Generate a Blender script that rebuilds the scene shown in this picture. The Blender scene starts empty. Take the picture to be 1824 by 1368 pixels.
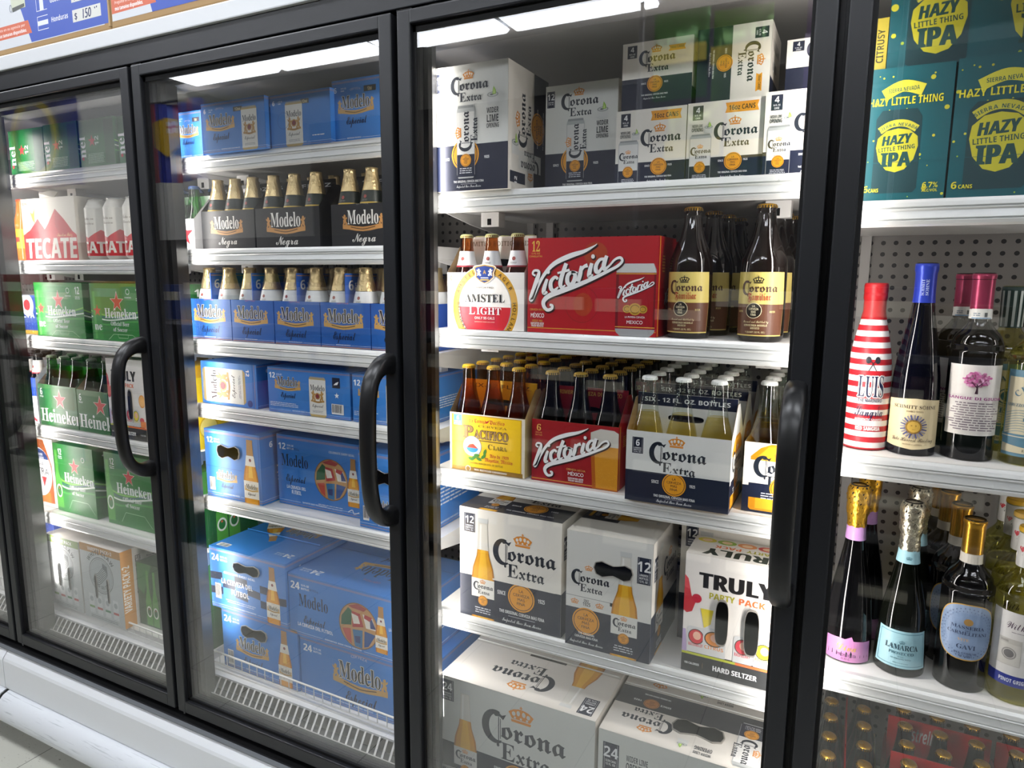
import bpy, bmesh, math, random
from mathutils import Vector, Matrix
random.seed(7)
C = bpy.context.scene.collection
SC = bpy.context.scene
PI = math.pi

# ---------------------------------------------------------------- camera
cam_d = bpy.data.cameras.new('camera')
cam = bpy.data.objects.new('camera', cam_d)
C.objects.link(cam)
cam_d.sensor_width = 36.0
cam_d.lens = 24.0921
cam_d.clip_start = 0.02
cam_r = Vector((0.8930830, 0.4498505, 0.0060974))
cam_u = Vector((-0.0745016, 0.1345142, 0.9881070))
cam_f = Vector((-0.4436803, 0.8829159, -0.1536469))
cam.matrix_world = Matrix(((cam_r.x, cam_u.x, -cam_f.x, 1.56650),
                           (cam_r.y, cam_u.y, -cam_f.y, -1.11492),
                           (cam_r.z, cam_u.z, -cam_f.z, 1.50000),
                           (0, 0, 0, 1)))
SC.camera = cam

# ---------------------------------------------------------------- world, exposure, lamps
world = bpy.data.worlds.new('world')
SC.world = world
world.use_nodes = True
world.node_tree.nodes['Background'].inputs[0].default_value = (0.75, 0.8, 0.85, 1)
world.node_tree.nodes['Background'].inputs[1].default_value = 0.12
SC.view_settings.view_transform = 'Standard'
SC.view_settings.look = 'None'
SC.view_settings.gamma = 1
SC.view_settings.exposure = 0.25
SC.view_settings.use_curve_mapping = False
SC.cycles.use_denoising = True
SC.cycles.max_bounces = 10
SC.cycles.transparent_max_bounces = 40
SC.cycles.caustics_reflective = False
SC.cycles.caustics_refractive = False
SC.cycles.sample_clamp_indirect = 4.0
LED_POWER = 2.5
CEILING_STRENGTH = 17.0
LED_COLOR = (1.0, 0.95, 0.905)
CEIL_COLOR = (0.93, 0.985, 1.0)
def led_strip(x, side):
    l = bpy.data.lights.new('led_strip_light', 'AREA')
    l.shape = 'RECTANGLE'; l.size = 0.012; l.size_y = 1.42
    l.energy = LED_POWER; l.color = LED_COLOR
    o = bpy.data.objects.new('led_strip_light', l)
    C.objects.link(o)
    dirv = Vector((0.75*side, 0.66, 0)).normalized()     # lamp shines sideways and inward
    z = -dirv; y = Vector((0, 0, 1)); xx = y.cross(z)
    o.matrix_world = Matrix(((xx.x, y.x, z.x, x), (xx.y, y.y, z.y, 0.109), (xx.z, y.z, z.z, 1.21), (0, 0, 0, 1)))
SEAM = [-0.0065 + 0.762*k for k in range(-3, 5)]
for sx in SEAM[1:7]:
    led_strip(sx + 0.0235, 1); led_strip(sx - 0.0235, -1)

# ---------------------------------------------------------------- materials
def hexlin(h):
    h = h.lstrip('#')
    out = []
    for i in (0, 2, 4):
        c = int(h[i:i+2], 16)/255
        out.append(c/12.92 if c <= 0.04045 else ((c+0.055)/1.055)**2.4)
    return (*out, 1)
MATS = {}
def newmat(key, name):
    m = bpy.data.materials.new(name); m.use_nodes = True
    MATS[key] = m
    return m, m.node_tree, m.node_tree.nodes['Principled BSDF']
def M(col, rough=0.42, metal=0.0, spec=0.4, coat=0.0, bump=0.0, bscale=300, emit=0.0):
    key = (col, rough, metal, spec, coat, bump, emit)
    if key in MATS: return MATS[key]
    m, t, b = newmat(key, 'surface ' + col.strip('#'))
    b.inputs['Base Color'].default_value = hexlin(col)
    b.inputs['Metallic'].default_value = metal
    b.inputs['Specular IOR Level'].default_value = spec
    b.inputs['Coat Weight'].default_value = coat
    b.inputs['Coat Roughness'].default_value = 0.08
    n = t.nodes.new('ShaderNodeTexNoise'); n.inputs['Scale'].default_value = 40 if not bump else bscale
    tc = t.nodes.new('ShaderNodeTexCoord'); t.links.new(tc.outputs['Object'], n.inputs['Vector'])
    r = t.nodes.new('ShaderNodeMapRange')
    r.inputs['To Min'].default_value = max(0, rough-0.05); r.inputs['To Max'].default_value = min(1, rough+0.05)
    t.links.new(n.outputs['Fac'], r.inputs['Value']); t.links.new(r.outputs[0], b.inputs['Roughness'])
    if bump:
        bp = t.nodes.new('ShaderNodeBump'); bp.inputs['Strength'].default_value = bump; bp.inputs['Distance'].default_value = 0.002
        t.links.new(n.outputs['Fac'], bp.inputs['Height']); t.links.new(bp.outputs[0], b.inputs['Normal'])
    if emit:
        b.inputs['Emission Color'].default_value = hexlin(col); b.inputs['Emission Strength'].default_value = emit
    return m
def glassmat(key, tint, ior=1.5, rough=0.0, gloss=1.0):
    if key in MATS: return MATS[key]
    m = bpy.data.materials.new('glass ' + key); m.use_nodes = True; MATS[key] = m
    t = m.node_tree; t.nodes.clear()
    out = t.nodes.new('ShaderNodeOutputMaterial'); mix = t.nodes.new('ShaderNodeMixShader')
    tr = t.nodes.new('ShaderNodeBsdfTransparent'); gl = t.nodes.new('ShaderNodeBsdfGlossy'); fr = t.nodes.new('ShaderNodeFresnel')
    tr.inputs[0].default_value = (*tint, 1); gl.inputs['Roughness'].default_value = rough
    gl.inputs[0].default_value = (gloss, gloss, gloss, 1)
    ge = t.nodes.new('ShaderNodeNewGeometry'); mr = t.nodes.new('ShaderNodeMapRange')
    mr.inputs['To Min'].default_value = ior; mr.inputs['To Max'].default_value = 1/ior     # thin wall: same reflectance from both sides
    t.links.new(ge.outputs['Backfacing'], mr.inputs['Value']); t.links.new(mr.outputs[0], fr.inputs[0])
    t.links.new(fr.outputs[0], mix.inputs[0]); t.links.new(tr.outputs[0], mix.inputs[1]); t.links.new(gl.outputs[0], mix.inputs[2])
    t.links.new(mix.outputs[0], out.inputs[0])
    return m
def mat(k):
    if not isinstance(k, str): return k
    if k.startswith('#'): return M(k)
    return SPECIAL[k]()
SPECIAL = {
    'pane': lambda: glassmat('pane', (0.985, 0.985, 0.985), 1.5),
    'clear_glass': lambda: glassmat('clear', (0.90, 0.93, 0.90), 1.45),
    'beer': lambda: glassmat('beer', (0.90, 0.62, 0.20), 1.2, 0.05),
    'pale_beer': lambda: glassmat('palebeer', (0.97, 0.86, 0.52), 1.2, 0.05),
    'amber_glass': lambda: glassmat('amber', (0.46, 0.23, 0.07), 1.45),
    'brown_glass': lambda: glassmat('brown', (0.06, 0.03, 0.02), 1.45),
    'green_glass': lambda: glassmat('green', (0.10, 0.42, 0.06), 1.45),
    'dark_glass': lambda: M('#050506', 0.05, 0, 0.4),
    'olive_glass': lambda: M('#080a06', 0.05, 0, 0.4),
    'blue_glass': lambda: M('#05060f', 0.05, 0, 0.4),
    'pale_wine': lambda: glassmat('pale', (0.74, 0.72, 0.36), 1.45),
    'black_frame': lambda: M('#1b1c1f', 0.36, 0, 0.4, bump=0.05, bscale=900),
    'black_plastic': lambda: M('#121213', 0.33, 0, 0.45),
    'mullion_black': lambda: M('#08080a', 0.35, 0, 0.3),
    'rubber': lambda: M('#0b0b0c', 0.6, 0, 0.3),
    'white_metal': lambda: M('#d9dbdd', 0.33, 0, 0.5),
    'shelf_metal': lambda: M('#e2e1de', 0.38, 0, 0.5),
    'rail': lambda: M('#d6d8d6', 0.30, 0.15, 0.5),
    'inner_grey': lambda: M('#b9b6b3', 0.45, 0, 0.4),
    'wire': lambda: M('#dcdcd8', 0.4, 0, 0.5),
    'steel': lambda: M('#c9c9c6', 0.25, 0.9, 0.5),
    'gold': lambda: M('#c79a35', 0.28, 0.85, 0.5),
    'goldfoil': lambda: M('#d9a634', 0.3, 0.9, 0.5, bump=0.9, bscale=160),
    'champfoil': lambda: M('#c9b384', 0.3, 0.85, 0.5, bump=0.9, bscale=160),
    'silverfoil': lambda: M('#bfb9a5', 0.28, 0.9, 0.5, bump=0.9, bscale=160),
    'hole': lambda: M('#0a0a0a', 0.9, 0, 0.0),  # near-black colour painted in place of the shade inside openings
    'carton_in': lambda: M('#a88d69', 0.8, 0, 0.1),
    'kraft': lambda: M('#a98a60', 0.6, 0, 0.2, bump=0.1, bscale=60),
}
def perforated():
    m, t, b = newmat('perf', 'perforated panel')
    b.inputs['Roughness'].default_value = 0.45
    tc = t.nodes.new('ShaderNodeTexCoord'); sp = t.nodes.new('ShaderNodeSeparateXYZ'); t.links.new(tc.outputs['Object'], sp.inputs[0])
    sq = []
    for ax in ('X', 'Z'):
        a = t.nodes.new('ShaderNodeMath'); a.operation = 'MULTIPLY'; a.inputs[1].default_value = 1/0.0245
        t.links.new(sp.outputs[ax], a.inputs[0])
        f = t.nodes.new('ShaderNodeMath'); f.operation = 'FRACT'; t.links.new(a.outputs[0], f.inputs[0])
        s = t.nodes.new('ShaderNodeMath'); s.operation = 'SUBTRACT'; s.inputs[1].default_value = 0.5; t.links.new(f.outputs[0], s.inputs[0])
        p = t.nodes.new('ShaderNodeMath'); p.operation = 'POWER'; p.inputs[1].default_value = 2; t.links.new(s.outputs[0], p.inputs[0])
        sq.append(p)
    ad = t.nodes.new('ShaderNodeMath'); ad.operation = 'ADD'
    t.links.new(sq[0].outputs[0], ad.inputs[0]); t.links.new(sq[1].outputs[0], ad.inputs[1])
    lt = t.nodes.new('ShaderNodeMath'); lt.operation = 'LESS_THAN'; lt.inputs[1].default_value = 0.038; t.links.new(ad.outputs[0], lt.inputs[0])
    mx = t.nodes.new('ShaderNodeMix'); mx.data_type = 'RGBA'
    mx.inputs[6].default_value = hexlin('#85817d'); mx.inputs[7].default_value = hexlin('#0d0d0d')
    t.links.new(lt.outputs[0], mx.inputs[0]); t.links.new(mx.outputs[2], b.inputs['Base Color'])
    return m
def scuffed():
    m, t, b = newmat('scuff', 'scuffed white bumper')
    b.inputs['Roughness'].default_value = 0.4
    tc = t.nodes.new('ShaderNodeTexCoord'); mp = t.nodes.new('ShaderNodeMapping'); mp.inputs['Scale'].default_value = (2.5, 60, 60)
    n = t.nodes.new('ShaderNodeTexNoise'); n.inputs['Scale'].default_value = 3; n.inputs['Detail'].default_value = 6
    t.links.new(tc.outputs['Object'], mp.inputs[0]); t.links.new(mp.outputs[0], n.inputs['Vector'])
    cr = t.nodes.new('ShaderNodeValToRGB'); cr.color_ramp.elements[0].position = 0.32; cr.color_ramp.elements[1].position = 0.40
    cr.color_ramp.elements[0].color = hexlin('#b0b4b8'); cr.color_ramp.elements[1].color = hexlin('#d3d6da')
    t.links.new(n.outputs['Fac'], cr.inputs[0]); t.links.new(cr.outputs[0], b.inputs['Base Color'])
    return m
def tilefloor():
    m, t, b = newmat('tile', 'speckled vinyl floor tile')
    b.inputs['Roughness'].default_value = 0.3
    tc = t.nodes.new('ShaderNodeTexCoord'); mp = t.nodes.new('ShaderNodeMapping')
    mp.inputs['Location'].default_value = (0.03, 0.19, 0)
    t.links.new(tc.outputs['Object'], mp.inputs[0])
    br = t.nodes.new('ShaderNodeTexBrick'); br.offset = 0; br.inputs['Scale'].default_value = 1
    br.inputs['Brick Width'].default_value = 0.305; br.inputs['Row Height'].default_value = 0.305; br.inputs['Mortar Size'].default_value = 0.0016
    br.inputs['Color1'].default_value = hexlin('#c6c5ba'); br.inputs['Color2'].default_value = hexlin('#c0bfb4'); br.inputs['Mortar'].default_value = hexlin('#6d6c64')
    t.links.new(mp.outputs[0], br.inputs[0])
    mp2 = t.nodes.new('ShaderNodeMapping'); mp2.inputs['Scale'].default_value = (70, 160, 1); mp2.inputs['Rotation'].default_value = (0, 0, 0.9)
    t.links.new(tc.outputs['Object'], mp2.inputs[0])
    n = t.nodes.new('ShaderNodeTexNoise'); n.inputs['Scale'].default_value = 1; n.inputs['Detail'].default_value = 3
    t.links.new(mp2.outputs[0], n.inputs['Vector'])
    cr = t.nodes.new('ShaderNodeValToRGB'); cr.color_ramp.elements[0].position = 0.26; cr.color_ramp.elements[1].position = 0.36
    cr.color_ramp.elements[0].color = (0.45, 0.43, 0.40, 1); cr.color_ramp.elements[1].color = (1, 1, 1, 1)
    t.links.new(n.outputs['Fac'], cr.inputs[0])
    mx = t.nodes.new('ShaderNodeMix'); mx.data_type = 'RGBA'; mx.blend_type = 'MULTIPLY'; mx.inputs[0].default_value = 1
    t.links.new(br.outputs[0], mx.inputs[6]); t.links.new(cr.outputs[0], mx.inputs[7]); t.links.new(mx.outputs[2], b.inputs['Base Color'])
    return m
SPECIAL['perforated'] = lambda: MATS['perf'] if 'perf' in MATS else perforated()
SPECIAL['scuffed'] = lambda: MATS['scuff'] if 'scuff' in MATS else scuffed()
SPECIAL['tile'] = lambda: MATS['tile'] if 'tile' in MATS else tilefloor()

# ---------------------------------------------------------------- mesh builder
class MB:
    def __init__(s): s.v = []; s.f = []; s.m = []; s.names = []; s.sm = []
    def mi(s, k):
        if k not in s.names: s.names.append(k)
        return s.names.index(k)
    def face(s, pts, k, smooth=False):
        n = len(s.v); s.v += [tuple(p) for p in pts]; s.f.append(tuple(range(n, n+len(pts)))); s.m.append(s.mi(k)); s.sm.append(smooth)
    def mesh(s, verts, faces, k, smooth=False):
        n = len(s.v); s.v += [tuple(p) for p in verts]; i = s.mi(k)
        for f in faces: s.f.append(tuple(a+n for a in f)); s.m.append(i); s.sm.append(smooth)
    def box(s, x0, y0, z0, x1, y1, z1, k, b=0.0):
        if not b:
            v = [(x0,y0,z0),(x1,y0,z0),(x1,y1,z0),(x0,y1,z0),(x0,y0,z1),(x1,y0,z1),(x1,y1,z1),(x0,y1,z1)]
            s.mesh(v, [(0,3,2,1),(4,5,6,7),(0,1,5,4),(1,2,6,5),(2,3,7,6),(3,0,4,7)], k); return
        bm = bmesh.new(); bmesh.ops.create_cube(bm, size=1)
        for v in bm.verts: v.co = Vector(((x0+x1)/2+v.co.x*(x1-x0), (y0+y1)/2+v.co.y*(y1-y0), (z0+z1)/2+v.co.z*(z1-z0)))
        bmesh.ops.bevel(bm, geom=bm.edges[:], offset=b, segments=2, affect='EDGES', profile=0.6)
        bm.verts.index_update()
        s.mesh([v.co[:] for v in bm.verts], [[v.index for v in f.verts] for f in bm.faces], k, False); bm.free()
    def prism(s, prof, x0, x1, k, axis='x', smooth=False, caps=True):
        n = len(prof)
        def P(x, a, b): return {'x': (x, a, b), 'y': (a, x, b), 'z': (a, b, x)}[axis]
        v = [P(x0, *p) for p in prof] + [P(x1, *p) for p in prof]
        s.mesh(v, [(i, (i+1) % n, n+(i+1) % n, n+i) for i in range(n)], k, smooth)
        if caps: s.mesh(v, [tuple(range(n))[::-1], tuple(range(n, 2*n))], k)
    def lathe(s, prof, k, seg=20, cx=0, cy=0, smooth=True, mod=None):
        v = []; f = []
        n = len(prof)
        for i in range(seg):
            a = 2*PI*i/seg
            for j, (r, z) in enumerate(prof):
                rr = r*(mod(a, j) if mod else 1)
                v.append((cx+rr*math.cos(a), cy+rr*math.sin(a), z))
        for i in range(seg):
            i2 = (i+1) % seg
            for j in range(n-1): f.append((i*n+j, i2*n+j, i2*n+j+1, i*n+j+1))
        s.mesh(v, f, k, smooth)
    def tube(s, pts, r, k, seg=6):
        pts = [Vector(p) for p in pts]; rings = []
        for i, p in enumerate(pts):
            d = (pts[min(i+1, len(pts)-1)]-pts[max(i-1, 0)]).normalized()
            a = d.orthogonal().normalized() if abs(d.z) > 0.9 else Vector((-d.y, d.x, 0)).normalized()
            b = d.cross(a)
            rings.append([p+a*r*math.cos(2*PI*q/seg)+b*r*math.sin(2*PI*q/seg) for q in range(seg)])
        v = [q for rg in rings for q in rg]
        f = [(i*seg+q, i*seg+(q+1) % seg, (i+1)*seg+(q+1) % seg, (i+1)*seg+q) for i in range(len(pts)-1) for q in range(seg)]
        f += [tuple(range(seg))[::-1], tuple((len(pts)-1)*seg+q for q in range(seg))]
        s.mesh(v, f, k, True)
    def build(s, name, parent=None, loc=(0, 0, 0), rz=0):
        me = bpy.data.meshes.new(name); me.from_pydata(s.v, [], s.f)
        for k in s.names: me.materials.append(mat(k))
        me.polygons.foreach_set('material_index', s.m); me.polygons.foreach_set('use_smooth', s.sm); me.update()
        o = bpy.data.objects.new(name, me); C.objects.link(o)
        o.location = loc; o.rotation_euler = (0, 0, rz)
        if parent: o.parent = parent
        return o
def tag(o, label, cat, group=None, kind=None):
    if label: o['label'] = label
    if cat: o['category'] = cat
    if group: o['group'] = group
    if kind: o['kind'] = kind
    return o
def empty(name, label, cat, loc=(0, 0, 0), rz=0, group=None):
    o = bpy.data.objects.new(name, None); C.objects.link(o); o.empty_display_size = 0.02
    o.location = loc; o.rotation_euler = (0, 0, rz)
    return tag(o, label, cat, group)
def dup(o, loc, rz=None, label=None, group=None):
    c = o.copy(); C.objects.link(c); c.location = loc
    if rz is not None: c.rotation_euler = (0, 0, rz)
    if label: c['label'] = label
    if group: c['group'] = group
    for ch in list(o.children):
        d = ch.copy(); C.objects.link(d); d.parent = c
        for g in list(ch.children):
            e = g.copy(); C.objects.link(e); e.parent = d
    return c

# ---------------------------------------------------------------- printed artwork
UP = {'frak': (0x1d56c, 0x1d586, None), 'serif': (0x1d400, 0x1d41a, 0x1d7ce), 'script': (0x1d4d0, 0x1d4ea, None),
      'ital': (0x1d468, 0x1d482, None), 'sans': (0x1d5d4, 0x1d5ee, 0x1d7ec), 'obl': (0x1d63c, 0x1d656, 0x1d7ec)}
def mapch(s, st):
    if st == 'plain': return s
    u, l, d = UP[st]; o = ''
    for c in s:
        if 'A' <= c <= 'Z': o += chr(u+ord(c)-65)
        elif 'a' <= c <= 'z': o += chr(l+ord(c)-97)
        elif d and '0' <= c <= '9': o += chr(d+ord(c)-48)
        else: o += c
    return o
_G = {}
def glyphs(s, st, bold=0.0):
    key = (s, st, bold)
    if key in _G: return _G[key]
    c = bpy.data.curves.new('lettering', 'FONT'); c.body = mapch(s, st); c.size = 1; c.resolution_u = 3; c.offset = bold
    o = bpy.data.objects.new('lettering', c)
    me = o.to_mesh()
    v = [(p.co.x, p.co.y) for p in me.vertices]; f = [tuple(p.vertices) for p in me.polygons]
    o.to_mesh_clear(); bpy.data.objects.remove(o); bpy.data.curves.remove(c)
    _G[key] = (v, f)
    return v, f
def capheight(st):
    v, f = glyphs('H' if st != 'frak' else 'x', st)
    return max(p[1] for p in v) or 0.7
def spline(pts, n=6):
    out = []
    for i in range(len(pts)-1):
        p0 = pts[max(i-1, 0)]; p1 = pts[i]; p2 = pts[i+1]; p3 = pts[min(i+2, len(pts)-1)]
        for k in range(n):
            t = k/n
            out.append(tuple(0.5*((2*b)+(c-a)*t+(2*a-5*b+4*c-d)*t*t+(3*b-a-3*c+d)*t**3) for a, b, c, d in zip(p0, p1, p2, p3)))
    out.append(tuple(pts[-1]))
    return out
class Art:
    def __init__(s, w=1, h=1): s.w = w; s.h = h; s.it = []; s.k = 0
    def add(s, v, f, col): s.it.append((v, f, col, s.k)); s.k += 1
    def poly(s, pts, col): s.add(list(pts), [tuple(range(len(pts)))], col)
    def rect(s, x0, y0, x1, y1, col): s.poly([(x0, y0), (x1, y0), (x1, y1), (x0, y1)], col)
    def bg(s, col): s.rect(0, 0, s.w, s.h, col)
    def ell(s, cx, cy, rx, ry, col, n=28, a0=0, a1=360):
        full = a1-a0 >= 360
        pts = [(cx+rx*math.cos(math.radians(a0+(a1-a0)*i/(n if full else n-1))), cy+ry*math.sin(math.radians(a0+(a1-a0)*i/(n if full else n-1)))) for i in range(n)]
        s.poly(pts, col)
    def ring(s, cx, cy, rx, ry, wd, col, n=36):
        v = []; f = []
        for i in range(n):
            a = 2*PI*i/n
            v += [(cx+rx*math.cos(a), cy+ry*math.sin(a)), (cx+(rx-wd)*math.cos(a), cy+(ry-wd)*math.sin(a))]
        for i in range(n): f.append((2*i, 2*((i+1) % n), 2*((i+1) % n)+1, 2*i+1))
        s.add(v, f, col)
    def stroke(s, pts, wd, col, smooth=True, n=6):
        """pts: (x, y) or (x, y, width)"""
        p3 = [(p[0], p[1], p[2] if len(p) > 2 else wd) for p in pts]
        q = spline(p3, n) if smooth and len(p3) > 2 else p3
        v = []; f = []
        for i, (x, y, w) in enumerate(q):
            a = q[max(i-1, 0)]; b = q[min(i+1, len(q)-1)]
            dx, dy = b[0]-a[0], b[1]-a[1]; L = math.hypot(dx, dy) or 1
            nx, ny = -dy/L*w/2, dx/L*w/2
            v += [(x+nx, y+ny), (x-nx, y-ny)]
        for i in range(len(q)-1): f.append((2*i, 2*i+1, 2*i+3, 2*i+2))
        s.add(v, f, col)
    def text(s, t, x, y, h, col, st='sans', an='c', w=None, sx=1.0, rot=0, bold=0.0, shear=0.0, out=None, ow=0.02):
        v, f = glyphs(t, st)
        if not v: return
        ch = capheight(st) if st != 'frak' else 0.66
        sc = h/ch; x0 = min(p[0] for p in v); x1 = max(p[0] for p in v)
        kx = sc*sx if w is None else w/((x1-x0) or 1)
        ox = {'l': x0, 'c': (x0+x1)/2, 'r': x1}[an]
        cr, sr = math.cos(math.radians(rot)), math.sin(math.radians(rot))
        def put(c, ex=0.0, ey=0.0):
            r = []
            for px, py in v:
                a = (px-ox)*kx + shear*py*sc + ex*sc; b = (py+ey)*sc
                r.append((x+a*cr-b*sr, y+a*sr+b*cr))
            s.add(r, f, c)
        if out:
            e = ow+bold
            for q in range(8): put(out, e*math.cos(q*PI/4), e*math.sin(q*PI/4))
        if bold >= 0.006:
            put(col, -bold); put(col, bold)
        put(col)
    def arc(s, t, cx, cy, r, a_mid, h, col, st='sans', step=None, inside=False):
        ch = capheight(st) if st != 'frak' else 0.66
        adv = []
        for c in t:
            v, f = glyphs(c, st); adv.append((max(p[0] for p in v)-min(p[0] for p in v) if v else 0.3)*h/ch + h*0.18)
        tot = sum(adv); pos = -tot/2
        for c, a in zip(t, adv):
            th = (pos+a/2)/r; pos += a
            if c == ' ': continue
            if inside: ang = math.radians(a_mid)+th; s.text(c, cx+(r)*math.cos(ang), cy+(r)*math.sin(ang), h, col, st, rot=math.degrees(ang)+90)
            else: ang = math.radians(a_mid)-th; s.text(c, cx+r*math.cos(ang), cy+r*math.sin(ang), h, col, st, rot=math.degrees(ang)-90)
    def star(s, cx, cy, r, col, rot=0, ratio=0.4):
        s.poly([(cx+(r if i % 2 == 0 else r*ratio)*math.sin(PI*i/5+rot), cy+(r if i % 2 == 0 else r*ratio)*math.cos(PI*i/5+rot)) for i in range(10)], col)
    def lines(s, x, y, w, n, lh, col, jag=0.15, an='c'):
        """a block of small print"""
        for i in range(n):
            ww = w*(1-jag*random.random())
            x0 = x-ww/2 if an == 'c' else x
            px = x0
            while px < x0+ww:
                wl = lh*(0.8+2.2*random.random())
                s.rect(px, y-i*lh, min(px+wl, x0+ww), y-i*lh+lh*0.42, col); px += wl+lh*0.35
    def bars(s, x, y, w, h):
        s.rect(x, y, x+w, y+h, '#e8e8e4'); px = x+w*0.06
        while px < x+w*0.9:
            b = w*random.choice((0.02, 0.03, 0.05)); s.rect(px, y+h*0.15, px+b, y+h*0.94, '#1a1a1a'); px += b+w*random.choice((0.02, 0.03, 0.04))
    def sub(s, o, x, y, sc=1.0, rot=0, sx=None):
        cr, sr = math.cos(math.radians(rot)), math.sin(math.radians(rot)); kx = sx or sc
        for v, f, c, k in o.it:
            s.add([(x+p[0]*kx*cr-p[1]*sc*sr, y+p[0]*kx*sr+p[1]*sc*cr) for p in v], f, c)
    def clip(s, x0, y0, x1, y1):
        """keep only what lies inside the rectangle"""
        res = []
        for v, f, c, k in s.it:
            nv = []; nf = []
            for fc in f:
                p = [v[i] for i in fc]
                for ax, lim, sg in ((0, x0, 1), (0, x1, -1), (1, y0, 1), (1, y1, -1)): p = cliph(p, ax, lim, sg)
                if len(p) > 2: nf.append(tuple(range(len(nv), len(nv)+len(p)))); nv += p
            if nf: res.append((nv, nf, c, k))
        s.it = res
        return s
    def put(s, mb, f, eps=0.000012, base=0.0003, strip=None):
        for v, fs, c, k in s.it:
            z = base+k*eps
            if strip is None:
                mb.mesh([f(p[0], p[1], z) for p in v], fs, c)
            else:
                for fc in fs:
                    p = [v[i] for i in fc]; a = min(q[0] for q in p); b = max(q[0] for q in p)
                    i0 = math.floor(a/strip); i1 = math.ceil(b/strip)
                    if i1-i0 <= 1: mb.face([f(q[0], q[1], z) for q in p], c); continue
                    for i in range(i0, i1):
                        r = cliph(cliph(p, 0, i*strip, 1), 0, (i+1)*strip, -1)
                        if len(r) > 2: mb.face([f(q[0], q[1], z) for q in r], c)
def cliph(p, ax, lim, sg):
    o = []
    for i, a in enumerate(p):
        b = p[(i+1) % len(p)]
        da = (a[ax]-lim)*sg; db = (b[ax]-lim)*sg
        if da >= 0: o.append(a)
        if (da >= 0) != (db >= 0):
            t = da/(da-db); o.append((a[0]+(b[0]-a[0])*t, a[1]+(b[1]-a[1])*t))
    return o
# ---------------------------------------------------------------- logos
CREAM = '#e6e3da'; NAVY = '#131b33'; INK = '#1b2330'; OCHRE = '#e29a1f'; CROWN = '#d98a2b'
BLUE = '#3579c4'; BLUED = '#1d4a97'; GOLD = '#c39a52'; WHITE = '#eceeee'; HGREEN = '#1f7d30'; HDARK = '#155a24'; RED = '#c8202c'
VRED = '#a9141e'; YEL = '#f0c514'; TEAL = '#0a4f57'; LIME = '#b3ab28'
def crown(A, cx, y, w, col, hole=CREAM):
    P = lambda l: [(cx+a*w, y+b*w) for a, b in l]
    A.poly(P([(-.38, 0), (.38, 0), (.40, .1), (-.40, .1)]), col)
    A.poly(P([(-.36, .13), (.36, .13), (.5, .36), (.3, .5), (.08, .55), (-.08, .55), (-.3, .5), (-.5, .36)]), col)
    for a, b, rx, ry in ((-.29, .33, .075, .085), (-.11, .38, .07, .1), (.11, .38, .07, .1), (.29, .33, .075, .085)): A.ell(cx+a*w, y+b*w, rx*w, ry*w, hole, 12)
    for a in (-.24, 0, .24): A.ell(cx+a*w, y+.19*w, .05*w, .045*w, hole, 8)
    A.rect(cx-.02*w, y+.55*w, cx+.02*w, y+.68*w, col); A.rect(cx-.06*w, y+.6*w, cx+.06*w, y+.635*w, col)
def corona(A, x, y, w, col=INK, crowncol=CROWN, sub='Extra', subcol=None, hole=CREAM, cr=True):
    """wordmark: x left edge, y baseline of the small letters"""
    def arcp(cx, cy, rx, ry, a0, a1, n=16): return [(x+w*(cx+rx*math.cos(math.radians(a0+(a1-a0)*i/n))), y+w*(cy+ry*math.sin(math.radians(a0+(a1-a0)*i/n)))) for i in range(n+1)]
    A.poly(arcp(.165, .11, .165, .200, 70, 300)+arcp(.205, .115, .115, .160, 290, 82), col)
    A.poly([(x+w*a, y+w*b) for a, b in ((.13, .272), (.19, .30), (.25, .262), (.30, .285), (.265, .215), (.22, .245), (.17, .235))], col)
    A.rect(x+w*.205, y-w*.09, x+w*.216, y+w*.24, col); A.rect(x+w*.228, y-w*.02, x+w*.236, y+w*.22, col)
    A.ell(x+w*.203, y-w*.10, w*.018, w*.022, col, 10)
    A.text('orona', x+.245*w, y, .195*w, col, 'frak', 'l', w=.755*w, bold=0.012)
    if sub: 
        A.text(sub[0], x+.24*w, y-.25*w, .20*w, subcol or col, 'serif', 'l', w=.17*w)
        A.text(sub[1:], x+.425*w, y-.25*w, .15*w, subcol or col, 'frak', 'l', bold=.008, w=.40*w if len(sub) < 6 else .48*w)
    if cr: crown(A, x+.48*w, y+.235*w, .30*w, crowncol, hole)
def seal(A, cx, cy, r, col=OCHRE, ink='#1c2030'):
    A.ell(cx, cy, r, r, col, 36); A.ring(cx, cy, r*.9, r*.9, r*.05, ink)
    for i, t in enumerate(('LA', 'CERVEZA', 'MAS', 'FINA')): A.text(t, cx, cy+r*(.38-.30*i), r*.2, ink, 'plain', bold=.008)
def countbox(A, x, y, w, h, n, t2=('LONGNECK', 'BOTTLES', '12 FL. OZ.'), col='#1b2236'):
    A.rect(x, y, x+w, y+h, col); A.rect(x+w*.09, y+h*.03, x+w*.11, y+h*.97, '#cfd2d6'); A.rect(x+w*.89, y+h*.03, x+w*.91, y+h*.97, '#cfd2d6')
    A.text(n, x+w/2, y+h*.47, h*.38, WHITE, 'sans', sx=.85)
    for i, t in enumerate(t2): A.text(t, x+w/2, y+h*(.30-.12*i), h*.08, WHITE, 'sans', w=w*.64)
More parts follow.
